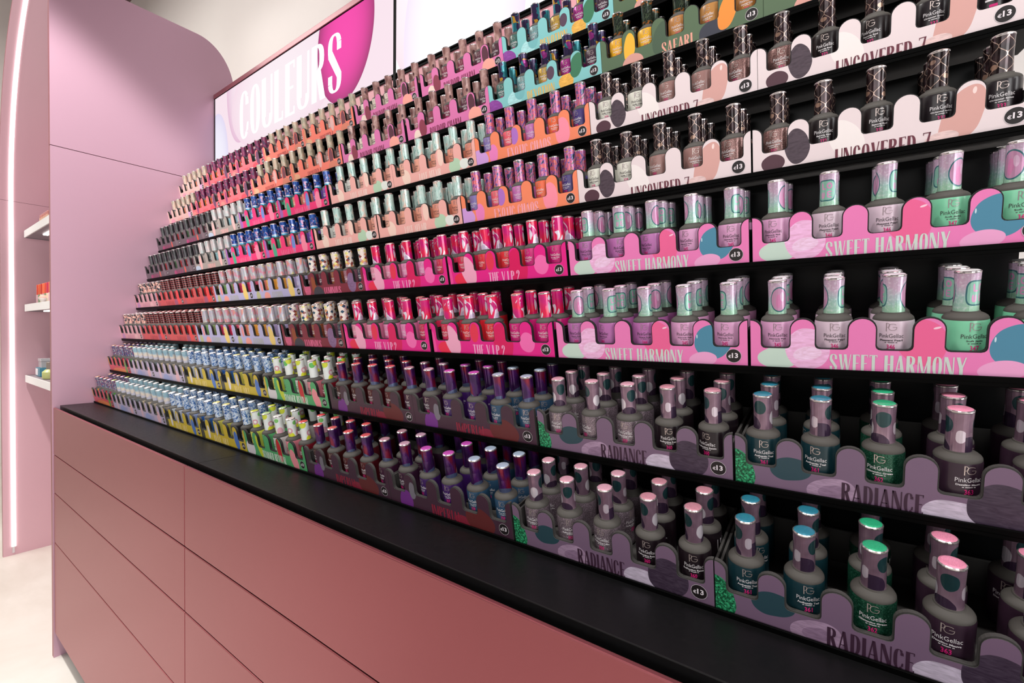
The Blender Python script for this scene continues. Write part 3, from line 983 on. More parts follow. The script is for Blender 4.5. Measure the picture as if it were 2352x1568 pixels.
SETS = {
    'R': [('multi', 'red-orange tray', c5(*[Ts(w, h) for w, h in (('amber', '#e8a04a'), ('rose', '#d8607a'), ('red', '#c4283a'), ('berry', '#c03a66'), ('green', '#5aa04a'))])),
          ('sky', 'cream-filled lilac tray', c5(*[Ts(w, h) for w, h in (('cream', '#d8c8b0'), ('cream', '#d6c2a4'), ('grey', '#aaa8b0'), ('grey', '#9c9ca6'), ('slate', '#7f8a90'))])),
          ('sky', 'taupe-filled lilac tray', c5(*[Ts(w, h) for w, h in (('cream', '#dccab0'), ('cream', '#dcc8ac'), ('beige', '#c8b8a4'), ('white', '#dcd6d0'), ('taupe', '#a89c90'))])),
          ('yellow', 'white-filled mustard tray', c5(Ts('white', '#dadfe4', dark=1), Ts('white', '#d8dde6', dark=1), Ts('pale blue', '#a9b6dc'), Ts('pale blue', '#a4b4da'), Ts('cobalt', '#2f66b4'))),
          ('yellow', 'yellow-filled mustard tray', c5(Ts('cobalt', '#2b62b2'), Ts('lemon', '#d6cf66', dark=1), Ts('lemon', '#d2ca5c', dark=1), Ts('black', '#2b282a'), Ts('black', '#2a2729'))),
          ('green', 'green tray', c5(Ts('lime yellow', '#e3e35c', 'Lemon', None, 0, 1), Ts('leaf green', '#58b472', None, None, 0, 1), Ts('white', '#e3e4e0', None, None, 0, 1), Ts('pink', '#e88a98', None, None, 0, 1), Ts('dark red', '#7c1524'))),
          ('imperial', 'maroon-filled plum tray', c5(Ts('maroon', '#3d1517', 'Imperial', '354'), Ts('maroon', '#431516', 'Imperial', '354'), Ts('dark red', '#4c1119', 'Royal Red', '355'), Ts('dark red', '#500f18', 'Royal Red', '355'), Ts('plum', '#3a1530', 'Dark Plum', '356'))),
          ('imperial', 'purple-filled plum tray', c5(Ts('plum', '#3a1a33', 'Dark Purple', '356'), Ts('purple', '#3c1a5c', 'Deep Plum', '357'), Ts('purple', '#3e1a60', 'Deep Plum', '357'), Ts('slate blue', '#2c4d68', 'Dove Grey', '358'), Ts('slate blue', '#2e4f6c', 'Dove Grey', '358'))),
          ('radiance', 'lilac-filled mauve tray', c5(lil, lil, lil, rai, rai)),
          ('radiance', 'teal-filled mauve tray', c5(tea, tea, grn, mau, mau))],
    'S': [('blush', 'dusty blush tray', c5(*[Ts('pale pink', h) for h in ('#d8a0b0', '#e0b0b8', '#c898a8', '#c0a0b8', '#b890a8')])),
          ('red', 'red tray beside blush', c5(*[Ts('red', h) for h in ('#c84848', '#c04040', '#a83c40', '#b04048', '#983840')])),
          ('red', 'red tray beside lavender', c5(*[Ts('red', h) for h in ('#cc3838', '#c83030', '#d03438', '#e03438', '#7c3c34')])),
          ('lavender', 'green-filled lavender tray', c5(Ts('light green', '#9cc27e'), Ts('light green', '#94ba74'), Ts('raspberry', '#de4470'), Ts('raspberry', '#d83a68'), Ts('rose', '#e0587a'))),
          ('lavender', 'orange-filled lavender tray', c5(Ts('coral', '#ee9088'), Ts('orange', '#f0b04a'), Ts('orange', '#eea83e'), Ts('lilac', '#b8a4cc'), Ts('lilac', '#b4a8d4'))),
          ('luminous', 'burgundy tray', c5(Ts('dark red', '#6c2436'), Ts('plum', '#542236'), Ts('copper glitter', '#a8603c', fx=1), Ts('pink glitter', '#b87a90', fx=1), Ts('midnight blue', '#27374a'))),
          ('vip', 'pale-filled hot-pink tray', c5(Ts('pale pink', '#ea94b0', 'Pretty Pink', '339'), Ts('pale pink', '#e88cb0', 'Pretty Pink', '339'), Ts('candy pink', '#e88cbc', 'Candy Pink', '340'), Ts('candy pink', '#e88cc0', 'Candy Pink', '340'), Ts('crimson', '#d02a54', 'Famous Pink', '341'))),
          ('vip', 'red-filled hot-pink tray', c5(Ts('crimson', '#d4264e', 'Famous Pink', '341'), Ts('scarlet', '#e02a38', 'Ruby Pink', '342'), Ts('scarlet', '#e0303a', 'Ruby Pink', '342'), Ts('magenta', '#d4187c', 'Magnetic Pink', '343'), Ts('magenta', '#d2167a', 'Magnetic Pink', '343'))),
          ('sweet', 'rose-filled bubblegum tray', c5(ros, ros, ros, hea, hea)),
          ('sweet', 'jade-filled bubblegum tray', c5(hea, pea, pea, jad, jad))],
    'U': [('charcoal', 'charcoal tray beside panel', c5(*[Ts('dark grey', h) for h in ('#2c2a30', '#34323a', '#5a2a36', '#b03a40', '#6a3038')])),
          ('charcoal', 'charcoal tray beside grey', c5(*[Ts('dark grey', h) for h in ('#4a6a4a', '#b04048', '#983038', '#5a3038', '#2c2c36')])),
          ('grey', 'warm grey tray', c5(Ts('pearl', '#c8b8b4'), Ts('grey', '#8a8682'), Ts('ice blue', '#a4cfd6'), Ts('ice blue', '#9ccbd2'), Ts('lilac', '#c4a8c4'))),
          ('miami', 'blue-filled neon tray', c5(Ts('sky blue', '#7aa4d8'), Ts('sky blue', '#5e9ed0'), Ts('red', '#e02a58'), Ts('red', '#d8204e'), Ts('mint', '#48b890'))),
          ('miami', 'mint-filled neon tray', c5(Ts('mint', '#44ba8c'), Ts('apricot', '#f49c84'), Ts('apricot', '#f2947e'), Ts('violet', '#7a58b0'), Ts('violet', '#7452ac'))),
          ('love', 'white-filled peach tray', c5(Ts('white', '#e0e2dc', dark=1), Ts('white', '#dcded8', dark=1), Ts('peach', '#eeb4a4', dark=1), Ts('peach', '#ecaa98', dark=1), Ts('peach', '#eaa490', dark=1))),
          ('love', 'apricot-filled peach tray', c5(*[Ts('apricot', h, 'Pure Peach', None, 0, 1) for h in ('#eeb29e', '#eaa48e', '#e89c84', '#e8967e', '#e48e76')])),
          ('exotic', 'orange tray', c5(Ts('periwinkle', '#8270b4', 'Lilac Sky', '324'), Ts('coral pink', '#ee6070', 'Indian Pink', '325'), Ts('orchid', '#c870b8', 'Candy Pink', '326'), Ts('bright orange', '#f2683c', 'Hot Orange', '327'), Ts('indigo', '#463678', 'Iris Purple', '328'))),
          ('uncovered', 'cream-filled blush tray', c5(van, van, car, car, cop)),
          ('uncovered', 'dark-filled blush tray', c5(cop, san, san, ori, ori))],
    'T': [('beige', 'beige tray', c5(*[Ts('beige', h) for h in ('#d8b8a8', '#d0a898', '#e08a6a', '#b88090', '#5a4456')])),
          ('coral', 'orange-filled coral tray', c5(*[Ts('orange', h) for h in ('#e0703c', '#e0783c', '#e86a40', '#5a4048', '#e05048')])),
          ('coral', 'dark-filled coral tray', c5(*[Ts('dark red', h) for h in ('#e05a48', '#7a2a30', '#2c3c38', '#4a2430', '#4a2c62')])),
          ('salmon', 'rose-filled salmon tray', c5(*[Ts('rose', h) for h in ('#d08078', '#d08074', '#cc6e68', '#a07468', '#8a6a62')])),
          ('salmon', 'nude-filled salmon tray', c5(*[Ts('nude', h) for h in ('#eaa088', '#e89c84', '#d0a8a0', '#a87e76', '#54444a')])),
          ('boudoir', 'cream-filled orchid tray', c5(Ts('cream', '#ece2d2', dark=1), Ts('cream', '#eadfce', dark=1), Ts('cream', '#e6d9c8', dark=1), Ts('dusty rose', '#a86468', 'Dusty Rose', '318'), Ts('dusty rose', '#a86066', 'Dusty Rose', '318'))),
          ('boudoir', 'rose-filled orchid tray', c5(Ts('dusty rose', '#b06a74', 'Dusty Rose', '319'), Ts('dark rose', '#84374c', 'Velvet', '320'), Ts('wine', '#7c2c46', 'Velvet', '320'), Ts('plum brown', '#5a3040', 'Charm', '321'), Ts('plum brown', '#4c2c38', 'Charm', '321'))),
          ('devotion', 'turquoise tray', c5(Ts('sea green', '#3e6a64', 'Deep Green', '309'), Ts('ice teal glitter', '#8ab4b8', 'Pure Aqua', '310', 1), Ts('gold', '#dca850', 'Gold Honour', '311', 1), Ts('magenta', '#a82c88', 'Magic Pink', '312', 1), Ts('dark plum', '#45303f', 'Pure Devotion', '313'))),
          ('safari', 'amber-filled olive tray', c5(Ts('yellow', '#f2b42e', 'Savanna Yellow', '314'), Ts('yellow', '#f4ba34', 'Savanna Yellow', '314'), Ts('caramel', '#c0854a', 'Caramel Gold', '315'), Ts('caramel', '#c08848', 'Caramel Gold', '315'), Ts('caramel', '#b87a3c', 'Caramel Gold', '315'))),
          ('safari', 'dark-filled olive tray', c5(Ts('rose', '#c08878'), Ts('rose', '#b88074'), Ts('olive', '#4a5a44'), Ts('olive', '#46563f'), Ts('navy', '#33343f')))],
}
ROWSET = 'RRSSUUTT'
TOPCOL = {'radiance': ['#d8a0b0', '#d8a0b0', '#d8a4b4', '#c88a98', '#c88a98'], 'sweet': ['#f0c0d8', '#f0c0d8', '#f2c4da', '#f0e4ee', '#f0e4ee'],
          'imperial': ['#e06060', '#e06464', '#e05a5a', '#d85a60', '#b88a98'], 'vip': ['#f07088', '#f08088', '#ee7a8c', '#f08a80', '#f06a90'],
          'green': ['#d8e04a', '#c8e8a8', '#f0f0ea', '#f2d8d8', '#e8484e'], 'yellow': ['#f0f2f0', '#f0f2f0', '#e8eef4', '#e8eef4', '#d6e0ee'],
          'sky': ['#f2efe8'] * 5, 'multi': ['#f0b070', '#e890a8', '#f0a070', '#d890c0', '#d8e060'], 'red': ['#c85a54', '#d88a80', '#c05050', '#d87068', '#b84a48'],
          'lavender': ['#ece6c8', '#f0b8a8', '#f0b0b4', '#e8d8a8', '#ecdce4'], 'luminous': ['#e8dcd8', '#e0a890', '#e8dcd8', '#dcd4d8', '#e8e0d8']}
TOP_LAST = {('R', 9): ['#2e7f96', '#2e7f96', '#2fae7c', '#ee93b0', '#ee93b0'], ('S', 9): ['#f4e8f0', '#f2e4ea', '#f0e0ea', '#eef0ec', '#eef0ec'], ('R', 7): ['#c8a0b4', '#c452b4', '#c050b0', '#a8b8cc', '#a8b8cc'],
            ('R', 4): ['#d6e0ee', '#eadf86', '#eadf86', '#dfe5ec', '#dfe5ec']}
M_SHOULDER = plain('grey_shoulder', '#4a4743', 0.62, spec=.3)
M_RIM = plain('silver_rim', '#d9d2d2', 0.18, 0.9)
M_INK_W = plain('ink_white', '#f1ecef', 0.4)
M_INK_D = plain('ink_dark', '#3a3138', 0.45)
M_INK_P = plain('ink_pink', '#dc1f7c', 0.45)
M_FOIL = plain('logo_foil', '#d9c8c2', 0.25, 0.5)
M_FOIL_D = plain('logo_foil_soft', '#a8949c', 0.3, 0.4)

# ------------------------------------------------------------------ bottle meshes
RB = 0.0127
BODY = [(.0118, .0018), (.0125, .0026), (.0127, .006), (.0127, .0355), (.01245, .0371)]
SHOULDER = [(.0124, .0371), (.0123, .0382), (.0117, .0393), (.0104, .0405), (.0088, .0414), (.0078, .0419), (.0075, .0428)]
CAP = [(.0069, .0428), (.0068, .049), (.00665, .056), (.0068, .0635), (.0070, .0692)]
RIM = [(.0070, .0692), (.00716, .0697), (.0071, .0704), (.0064, .0709)]
TOP = [(.0064, .0709), (.0052, .07145), (.003, .0717), (.0001, .0718)]
TOPC = {}


def top_mat(h):
    if h not in TOPC:
        n = NT('cap_top_' + h[1:])
        g = n.sep(n.voronoi(n.uv, 60.0)['Color'])[0]
        c = lin(h)
        cc = n.mix(g, tuple(x * .75 for x in c[:3]) + (1,), tuple(min(1, x * 1.2) for x in c[:3]) + (1,))
        TOPC[h] = n.done(cc, 0.3, 0.25, 0.5)
    return TOPC[h]


mb = MB(); mb.lathe(BODY, 32, close_top=False); ME_BODY = mb.mesh('polish_bottle', [M_SHOULDER], smooth=True)
mb = MB(); mb.lathe(SHOULDER, 32, close_bot=False); ME_SHOULDER = mb.mesh('shoulder', [M_SHOULDER], smooth=True)
mb = MB(); mb.lathe(CAP, 28, close_top=False, vr=(.0428, .0692)); mb.lathe(RIM, 28, 1, close_top=False, close_bot=False)
ME_CAP = mb.mesh('cap', [M_SHOULDER, M_RIM], smooth=True, weld=False, fix=False)
mb = MB(); mb.lathe(TOP, 28, close_bot=False); ME_TOP = mb.mesh('cap_top', [M_SHOULDER], smooth=True, weld=False, fix=False)


def wrap(r):
    def fn(a, z):
        t = a / r
        return (r * math.sin(t), -r * math.cos(t), z)
    return fn


def bars(mb, fn, items):
    for cx, cz, w, h, mi in items:
        k = max(1, int(w / .003))
        for i in range(k):
            a, b = cx - w / 2 + w * i / k, cx - w / 2 + w * (i + 1) / k
            mb.face([fn(a, cz - h / 2), fn(b, cz - h / 2), fn(b, cz + h / 2), fn(a, cz + h / 2)], mi)


def logo(mb, fn, mi, cz=.0328, s=.0064):
    """thin P joined to a thin G"""
    st = .055
    polys = R(0, 0, st * 1.6, 1)
    polys += arc(.05, .72, .30, .28, .30 - st, .28 - st, -90, 90, 8)
    polys += arc(.62, .5, .40, .40, .40 - st, .40 - st, 40, 360, 16)
    polys += R(.62, .47, 1.02, .47 + st)
    for p in polys:
        q = [fn((a - .5) * s, cz + (b - .5) * s) for a, b in p]
        mb.face(q, mi)


_print = {}


def print_mesh(name, num, dark):
    key = (name, num, dark)
    if key in _print:
        return _print[key]
    mb = MB()
    fn = wrap(RB + .00010)
    logo(mb, fn, 1)
    text_on(mb, 'PinkGellac', 0, .0262, .0148, .0031, fn, 0)
    if name:
        text_on(mb, name, 0, .0228, .0009 * len(name) + .0012, .0015, fn, 0, .03)
    else:
        bars(mb, fn, [(0, .0228, .010, .0011, 0)])
    bars(mb, fn, [(0, .0211, .0075, .0005, 0)])
    if num:
        text_on(mb, num, 0, .0178, .0050, .0037, fn, 2, .02)
    _print[key] = mb.mesh('label_print', [M_INK_D if dark else M_INK_W, M_FOIL_D if dark else M_FOIL, M_INK_P], weld=False, fix=False)
    return _print[key]


def barcode_mesh():
    if 'bar' not in _print:
        mb = MB()
        for r, items in ((RB + .0001, [(-.004, .022, .009, .018, 0)]), (RB + .00016, [(-.004, .0145 + .0013 * i, .0062, .0005 if i % 3 else .0009, 1) for i in range(12)])):
            f0 = wrap(r)
            bars(mb, lambda a, z: (lambda p: (-p[0], -p[1], p[2]))(f0(a, z)), items)
        _print['bar'] = mb.mesh('barcode_label', [M_INK_W, M_BADGE], weld=False, fix=False)
    return _print['bar']


# low version for the far and hidden bottles
class Lo:
    pass


def lo_part(prof, seg, close_top=False, vr=None):
    mb = MB(); mb.lathe(prof, seg, close_top=close_top, close_bot=False, vr=vr)
    return mb


lo = MB()
lo.lathe([(.0122, .002), (.0127, .006), (.0127, .0355), (.01245, .0371)], 14, 0, close_top=False)
lo.lathe([(.0124, .0371), (.0117, .0393), (.0078, .0419), (.0075, .0428)], 14, 1, close_bot=False, close_top=False)
lo.lathe([(.0069, .0428), (.00665, .056), (.0070, .0692)], 14, 2, close_bot=False, close_top=False, vr=(.0428, .0692))
lo.lathe([(.0070, .0692), (.0071, .0703), (.0064, .0709)], 14, 3, close_bot=False, close_top=False)
lo.lathe([(.0064, .0709), (.003, .0717), (.0001, .0718)], 14, 4, close_bot=False, close_top=False)
lo_body_n = len(lo.f)
_f = wrap(RB + .0002)
lom = MB()
logo(lom, _f, 5)
bars(lom, _f, [(0, .0262, .0135, .0014, 6), (0, .0228, .0100, .0015, 6), (0, .0178, .0050, .0034, 7)])

# ------------------------------------------------------------------ place trays and choose which bottles stand alone
XT = {}
MEAS = {1: [.0375, None, None, None, None, .9479, 1.1388, 1.3279, 1.5193, 1.7088], 2: [.0042, None, None, None, None, .9477, 1.1431, 1.3317, 1.5243, 1.7150],
        3: [.0063, None, None, None, .7546, .9481, 1.1404, 1.3361, 1.5295, 1.7205], 4: [-.0024, None, None, None, .7575, .9503, 1.1386, 1.3313, 1.5235, 1.7151],
        5: [.0155, None, None, None, .7548, .9488, 1.1401, 1.3306, 1.5194, 1.7098], 6: [.0111, None, None, None, .7553, .9529, 1.1411, 1.3300, 1.5195, 1.7084],
        7: [.0144, None, None, None, .7539, .9457, 1.1446, 1.3327, 1.5191, 1.7080], 8: [.0127, None, None, None, .7501, .9454, 1.1449, 1.3354, 1.5211, 1.7100]}
ORD = ['lowest', 'second', 'third', 'fourth', 'fifth', 'sixth', 'seventh', 'top']
NUMW = ['one', 'two', 'three', 'four', 'five']
ROWW = ['front row', 'middle row', 'back row']
bottles = []
for k in range(8):
    m = MEAS[k + 1]
    m[0] = .010
    i0 = 0
    for n in range(1, 10):
        if m[n] is not None:
            for j in range(i0 + 1, n):
                m[j] = m[i0] + (m[n] - m[i0]) * (j - i0) / (n - i0)
            i0 = n
    for n in range(9):                         # trays never overlap
        pass
    for n in range(9, 0, -1):
        if m[n] - m[n - 1] < WT + .0004:
            m[n - 1] = m[n] - WT - .0004
    rs = ROWSET[k]
    for n in range(10):
        key, phrase, cols = SETS[rs][n]
        d = D[key]
        if m[n] < -.002:
            m[n] = -.002
        t = thing('display_tray', '%s slotted card tray, the %s, on the %s shelf' % (d['word'], phrase, ORD[k]), 'tray',
                  L(m[n], YR[k], ZR[k]), ROT, 'card display trays of nail polish')
        fp_ = link('front_panel', ME_FRONT, t, mats=[d['mat'], d['board']])
        link('liner', ME_LINER, t, mats=[d['board']])
        link('tray_box', ME_BOX, t, mats=[M_LINER_GREY if k < 2 else M_INNER])
        link('lettering', lettering_mesh(key), fp_)
        link('price_badge', ME_BADGE, fp_, loc=((WT - .0112) * S, -.00014 * S, .0083 * S))
        for i in range(5):
            for j in range(3):
                if j and n < 8 and random.random() < (.03 if j == 1 else .12):
                    continue
                x = m[n] + SLOT0 + PITCH * i + random.uniform(-.0011, .0011)
                dd = .0174 + .0292 * j + random.uniform(-.0006, .0006)
                px, py, w = project(*loc_pt(k, x, dd, .04))
                h = 0.07 * F_PX / w
                vis = (1.0, .62 if k < 3 else .42, .38 if k < 3 else .22)[j]
                inside = -20 < px < 2420 and -40 < py < 1640
                bottles.append(dict(k=k, n=n, i=i, j=j, x=x, d=dd, score=h * vis if inside else 0, h=h, key=key, phrase=phrase,
                                    sh=cols[i], rs=rs, spin=random.gauss(0, .22) if j == 0 or random.random() < .6 else random.uniform(0, 6.28),
                                    cspin=random.uniform(0, 6.28)))
bottles.sort(key=lambda b: -b['score'])
SOLO = 300
for b in bottles[:SOLO]:
    k, key, sh = b['k'], b['key'], b['sh']
    p = loc_pt(k, b['x'], b['d'], .0)
    lab = '%s bottle, %s cap, %s slot %s, %s, %s shelf' % (sh[0], CAPW[key], ROWW[b['j']], NUMW[b['i']], b['phrase'], ORD[k])
    t = thing('nail_polish_bottle', lab, 'bottle', L(*p), ROT, 'nail polish bottles on the %s shelf' % ORD[k])
    body_ = link('bottle_body', ME_BODY, t, rot=(0, 0, b['spin']), mats=[shade_material(sh[1], sh[2])])
    link('shoulder', ME_SHOULDER, t)
    cap_ = link('cap', ME_CAP, t, rot=(0, 0, b['cspin']), mats=[CAPM[key], M_RIM])
    tops = TOP_LAST.get((b['rs'], b['n'])) or TOPCOL.get(key) or ['#d8ccc6'] * 5
    link('cap_top', ME_TOP, cap_, mats=[top_mat(tops[b['i']])])
    link('label_print', print_mesh(sh[3], sh[4], sh[5]), body_)
    if abs(b['spin']) > 1.2:
        link('barcode_label', barcode_mesh(), body_)

# the rest: one joined object
mats, midx = [], {}


def mi_of(m):
    if m.name not in midx:
        midx[m.name] = len(mats)
        mats.append(m)
    return midx[m.name]


def arrays(src):
    v = np.array(src.v)
    fl = [len(f) for f in src.f]
    return v, fl, np.array([i for f in src.f for i in f]), np.array(src.mi), np.array([c for f in src.uv for c in f])


base_a, mark_a = arrays(lo), arrays(lom)
V, FL, FI, MI, UV = [], [], [], [], []
off = 0
ct, st_ = math.cos(TH), math.sin(TH)
for b in bottles[SOLO:]:
    k, key, sh = b['k'], b['key'], b['sh']
    if b['j'] == 2 and k >= 3 and b['n'] < 5:
        continue
    tops = TOP_LAST.get((b['rs'], b['n'])) or TOPCOL.get(key) or ['#d8ccc6'] * 5
    ink = M_INK_D if sh[5] else M_INK_W
    table = [mi_of(x) for x in (shade_material(sh[1], sh[2]), M_SHOULDER, CAPM[key], M_RIM, top_mat(tops[b['i']]), M_FOIL_D if sh[5] else M_FOIL, ink, M_INK_P)]
    for (v, fl, fi, mi, uv), sp in ((base_a, b['cspin']), (mark_a, b['spin'])):
        if v is mark_a[0] and b['j']:
            continue
        c, s = math.cos(sp), math.sin(sp)
        x, y, z = v[:, 0] * c - v[:, 1] * s, v[:, 0] * s + v[:, 1] * c, v[:, 2]
        y = y + b['d']
        V.append(np.stack([(x + b['x']) * S, (YR[k] + y * ct - z * st_) * S, (ZR[k] + y * st_ + z * ct + ZF) * S], 1))
        FL.extend(fl); FI.append(fi + off); MI.append(np.array(table)[mi]); UV.append(uv)
        off += len(v)
me = bpy.data.meshes.new('nail_polish_bottles')
V = np.concatenate(V); FI = np.concatenate(FI); MI = np.concatenate(MI); UV = np.concatenate(UV)
me.vertices.add(len(V)); me.vertices.foreach_set('co', V.ravel())
me.loops.add(len(FI)); me.loops.foreach_set('vertex_index', FI)
me.polygons.add(len(FL))
starts = np.concatenate([[0], np.cumsum(FL)[:-1]])
me.polygons.foreach_set('loop_start', starts)
me.polygons.foreach_set('loop_total', FL)
uvl = me.uv_layers.new(name='UVMap')
uvl.data.foreach_set('uv', UV.ravel())
for m_ in mats:
    me.materials.append(m_)
me.polygons.foreach_set('material_index', MI)
me.update(calc_edges=True)
me.validate()
bm = bmesh.new(); bm.from_mesh(me)
bmesh.ops.remove_doubles(bm, verts=bm.verts, dist=2e-6)
bm.to_mesh(me); bm.free()
me.polygons.foreach_set('use_smooth', [True] * len(me.polygons))
me.set_sharp_from_angle(angle=math.radians(40))
o = bpy.data.objects.new('nail_polish_bottles', me)
COL.objects.link(o)
o['kind'] = 'stuff'
o['label'] = 'mass of small nail polish bottles in the far and inner tray rows'
o['category'] = 'bottles'

# ------------------------------------------------------------------ light box sign
YLB = 0.256


def sign_material(name, base, blobs, strength):
    n = NT(name)
    tc = n.node('ShaderNodeTexCoord').outputs['Object']
    s = n.sep(n.scale(tc, 1 / S, 1 / S, 1 / S))
    cm = n.node('ShaderNodeCombineXYZ')
    n.put(cm.inputs[0], s[0]); n.put(cm.inputs[1], s[2])
    v = cm.outputs[0]
    col = lin(base)
    for cx, cz, rx, rz, c_in, c_out, rot in blobs:
        e = n.ell(v, cx, cz, rx, rz, rot)
        c = n.mix(n.math('POWER', n.math('MINIMUM', e, 1.0), 3.0), c_in, c_out)
        col = n.mix(n.math('LESS_THAN', e, 1.0), col, c)
    n.b.inputs['Base Color'].default_value = (.02, .02, .02, 1)
    n.b.inputs['Roughness'].default_value = .9
    n.b.inputs['Specular IOR Level'].default_value = .05
    n.t.links.new(col, n.b.inputs['Emission Color'])
    n.b.inputs['Emission Strength'].default_value = strength
    return n.m


sign = thing('lightbox_sign', 'long backlit lightbox sign with white COULEURS lettering above the shelves', 'sign', L(0, YLB, 0))
EX = 1.2
left_art = sign_material('backlit_print_with_drops', '#fbe6f0', [
    (.02, .60, .085, .17, '#f6f3ff', '#e4dcf6', 0), (.19, .82, .095, .185, '#f9e6f0', '#e9c0da', .0), (.43, .74, .30, .17, '#fdf0f6', '#f9dfec', 0),
    (.752, .775, .118, .170, '#fb4cb0', '#a83a76', -.12)], EX)
right_art = sign_material('backlit_white_print', '#fdfbff', [
    (1.02, .80, .10, .22, '#fdeef4', '#f6dfe9', 0), (1.14, .66, .165, .26, '#fdfcff', '#f0e2fa', 0)], EX * 1.1)
LBZ0, LBZ1 = .6140, .8250


def sign_panel(name, x0, x1, mat):
    mb = MB()
    mb.box(x0, x1, -0.0010, 0.020, LBZ0, LBZ1)
    return simple(name, mb, mat, sign)


sign_panel('light_panel', .0045, .9400, left_art)
sign_panel('light_panel', .9490, 1.92, right_art)
mb = MB(); mb.box(.0, 1.93, -0.0045, 0.030, LBZ1 + .0016, .8405)
simple('top_rail', mb, satin_pink('rose_frame', '#a4606a', .4, .2), sign, bevel=.0008)
mb = MB(); mb.box(.0, 1.93, -0.0025, 0.022, LBZ1, LBZ1 + .0015); mb.box(.0025, .0042, -.0025, .022, LBZ0, LBZ1); mb.box(.9404, .9486, -.0022, .022, LBZ0 - .03, LBZ1)
mb.box(.0, 1.93, -0.002, 0.022, LBZ0 - .0030, LBZ0 - .0003)
simple('dark_frame', mb, M_BLACK, sign, weld=False)
mb = MB()
letters(mb, 'COULEURS', .188, .552, .6395, .150, -.0014, gap=.075)
simple('lettering', mb, emit('backlit_white_letter', '#ffffff', EX * 1.35), sign, weld=False, fix=False)

# ------------------------------------------------------------------ niche beyond the panel
XN = -.9535
niche_wall = thing('niche_end_wall', 'far pink end wall of the niche with tall light strip and curved edge', 'panel', L(0, 0, -ZF))


def yedge(z):
    t = max(0.0, z - .55)
    return -.1450 + .040 * (t / .8) ** 2.3


def led_y(z):
    t = max(0.0, z - .50)
    return -.1150 + .047 * (t / .87) ** 2.2


def niche_sheet(name, z0, z1):
    n = 24
    pts = [(.14, z0 + ZF)]
    zz = [z0 + (z1 - z0) * i / n for i in range(n + 1)]
    pts = [(yedge(z), z + ZF) for z in zz] + [(.14, z1 + ZF), (.14, z0 + ZF)]
    panel_obj(name, pts[::-1], XN - .018, XN, [M_NICHE, M_EDGE], niche_wall)


niche_sheet('lower_sheet', -ZF, .5405)
niche_sheet('upper_sheet', .5415, 1.75)
mb = MB()
zz = [-.862 + (1.75 + .862) * i / 60 for i in range(61)]
for a, b in zip(zz, zz[1:]):
    for sx in (0,):
        ya, yb2 = led_y(a), led_y(b)
        hw = .0062
        mb.face([(XN + .0045, ya - hw, a + ZF), (XN + .0045, ya + hw, a + ZF), (XN + .0045, yb2 + hw, b + ZF), (XN + .0045, yb2 - hw, b + ZF)])
        mb.face([(XN + .0005, ya - hw, a + ZF), (XN + .0045, ya - hw, a + ZF), (XN + .0045, yb2 - hw, b + ZF), (XN + .0005, yb2 - hw, b + ZF)])
        mb.face([(XN + .0045, ya + hw, a + ZF), (XN + .0005, ya + hw, a + ZF), (XN + .0005, yb2 + hw, b + ZF), (XN + .0045, yb2 + hw, b + ZF)])
led = thing('light_strip', 'bright white light strip curving up the far niche wall', 'light strip', L(0, 0, -ZF))
link('diffuser', mb.mesh('diffuser', [emit('led_white', '#fffaf4', 4.2)]), led)
mb = MB(); mb.box(XN + .0005, XN + .0035, -.1195, -.1125, .010, .0345)
simple('end_cap', mb, plain('led_channel', '#d9d6da', .3, .5), led)
# niche back wall
mb = MB(); mb.box(XN, -.02, .14, .16, 0, 1.86)
structure('wall_niche', mb.mesh('wall_niche', [M_NICHE]), L(0, 0, -ZF))

M_SHELF = plain('white_shelf_edge', '#e6e4e2', .4)
M_SHELF_U = plain('shelf_underside', '#8b8086', .5)
shelf_word = ['lowest', 'middle', 'highest']
for zi, z in enumerate((-.1912, .0971, .3966)):
    t = thing('wall_shelf', '%s white floating shelf in the pink niche' % shelf_word[zi], 'shelf', L(-.93, 0, z), group='niche shelves')
    mb = MB(); mb.box(0, .905, -.082, -.078, 0, .0283)
    simple('shelf_front', mb, M_SHELF, t, bevel=.0006)
    mb = MB(); mb.box(0, .905, -.0775, .139, .002, .0270)
    simple('shelf_board', mb, M_SHELF_U, t)
    mb = MB(); mb.box(-.003, -.0003, -.082, .139, 0, .0283)
    simple('end_cap', mb, plain('shelf_end_grey', '#8f8d90', .35, .4), t)
    mb = MB(); mb.box(.16, .86, -.052, -.038, -.003, .0015)
    simple('under_light', mb, emit('under_shelf_led', '#fff6ee', 4.0), t)


def item(name, label, cat, x, y, z, parts, group=None):
    t = thing(name, label, cat, L(x, y, z), group=group)
    for pn, kind, a, mat in parts:
        mb = MB()
        if kind == 'box':
            mb.box(*a)
        else:
            mb.lathe(a, 18)
        link(pn, mb.mesh(pn, [mat], smooth=kind == 'lathe', bevel=.0004 if kind == 'box' else 0), t)


P = plain
zt2 = .3966 + .0285
item('carton', 'tall pale pink carton on the highest niche shelf', 'box', -.54, -.045, zt2, [('carton_body', 'box', (0, .035, 0, .03, 0, .085), P('blush_card', '#f1d9d8', .5)), ('carton_flap', 'box', (.001, .034, .001, .029, .0852, .087), P('blush_card_b', '#e6c3c4', .5))])
for q in range(5):
    item('sample_tube', 'peach sample tube, %s along the highest niche shelf' % ['first', 'second', 'third', 'fourth', 'fifth'][q], 'tube', -.70 + .03 * q, -.066, zt2,
         [('tube', 'lathe', [(.0055, 0), (.006, .002), (.006, .020)], P('peach_tube', '#f0c4a8', .4)), ('tube_cap', 'lathe', [(.0048, .0202), (.0048, .032), (.004, .033)], P('rose_cap', '#d9938a', .3))], 'peach sample tubes')
zt2 = .0971 + .0285
lipc = ['#d8503c', '#e0653c', '#c8402f', '#e8724a', '#cf4a3a', '#b83550', '#d86a48', '#c03a34']
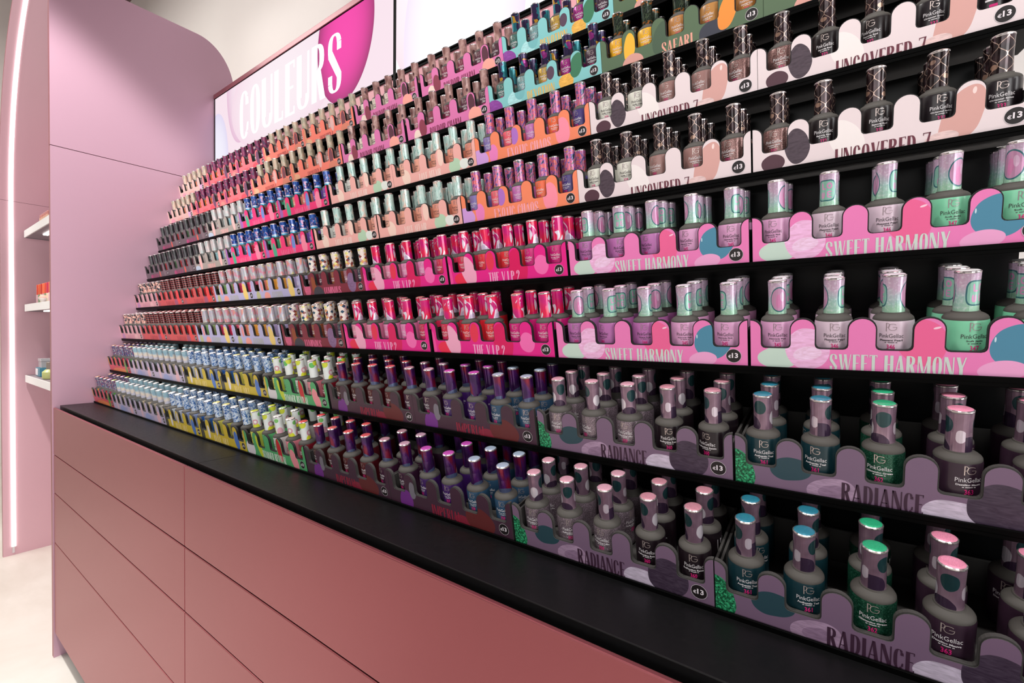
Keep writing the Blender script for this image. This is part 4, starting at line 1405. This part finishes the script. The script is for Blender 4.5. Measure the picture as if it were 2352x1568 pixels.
for q in range(8):
    item('lipstick', '%s lipstick with slim base, %s in the row on the middle niche shelf' % (['red', 'orange', 'brick red', 'coral', 'scarlet', 'berry', 'tangerine', 'dark red'][q], ['first', 'second', 'third', 'fourth', 'fifth', 'sixth', 'seventh', 'eighth'][q]), 'lipstick',
         -.79 + .036 * q, -.060, zt2,
         [('lipstick_base', 'lathe', [(.0085, 0), (.009, .002), (.009, .034)], P('lipstick_base_%d' % (q % 3), ['#e5b7bd', '#8aa07a', '#e2cdb4'][q % 3], .35)), ('lipstick_cap', 'lathe', [(.0082, .0343), (.0082, .072), (.007, .0738)], P('lipstick_cap_%d' % q, lipc[q], .3))], 'lipsticks on the middle niche shelf')
item('dish', 'small white ruffled dish at the end of the lipsticks', 'dish', -.62, -.074, zt2, [('dish_bowl', 'lathe', [(.006, 0), (.008, .002), (.016, .014), (.0165, .016), (.015, .016), (.006, .004), (.001, .0035)], P('dish_white', '#f3ece6', .4)), ('cotton', 'lathe', [(.012, .0125), (.013, .019), (.008, .025), (.001, .026)], P('dish_filling', '#f0b0a0', .7))])
zt2 = -.1912 + .0285
item('gift_box', 'white and teal lidded box on the lowest niche shelf', 'box', -.87, -.060, zt2, [('box_body', 'box', (0, .075, 0, .05, 0, .034), P('teal_box', '#3d7f94', .45)), ('box_label', 'box', (.0, .040, -.0008, -.0001, .004, .030), P('white_card', '#ece6ea', .5))])
item('clear_jar', 'clear lidded jar standing on the teal box', 'jar', -.832, -.036, zt2 + .0345, [('jar_body', 'box', (-.026, .026, -.018, .018, 0, .026), P('jar_grey', '#aeb2b4', .2, .2)), ('jar_lid', 'box', (-.0275, .0275, -.0195, .0195, .0262, .036), P('jar_lid', '#c7cbcd', .2, .3))])
item('squat_bottle', 'yellow-green squat bottle on the lowest niche shelf', 'bottle', -.665, -.052, zt2, [('bottle_body', 'lathe', [(.019, 0), (.022, .004), (.022, .026), (.012, .036)], P('olive_glass', '#b9bf7c', .25)), ('bottle_cap', 'lathe', [(.010, .0362), (.010, .062), (.008, .064)], P('grey_cap', '#7c6f66', .4))])
item('display_card', 'upright pink card behind the bottles on the lowest niche shelf', 'card', -.70, .02, zt2, [('card', 'box', (0, .16, 0, .004, 0, .125), P('pink_card', '#e7a4bb', .5)), ('card_foot', 'box', (.02, .14, .0042, .03, 0, .003), P('card_foot', '#d8cfd2', .5))])
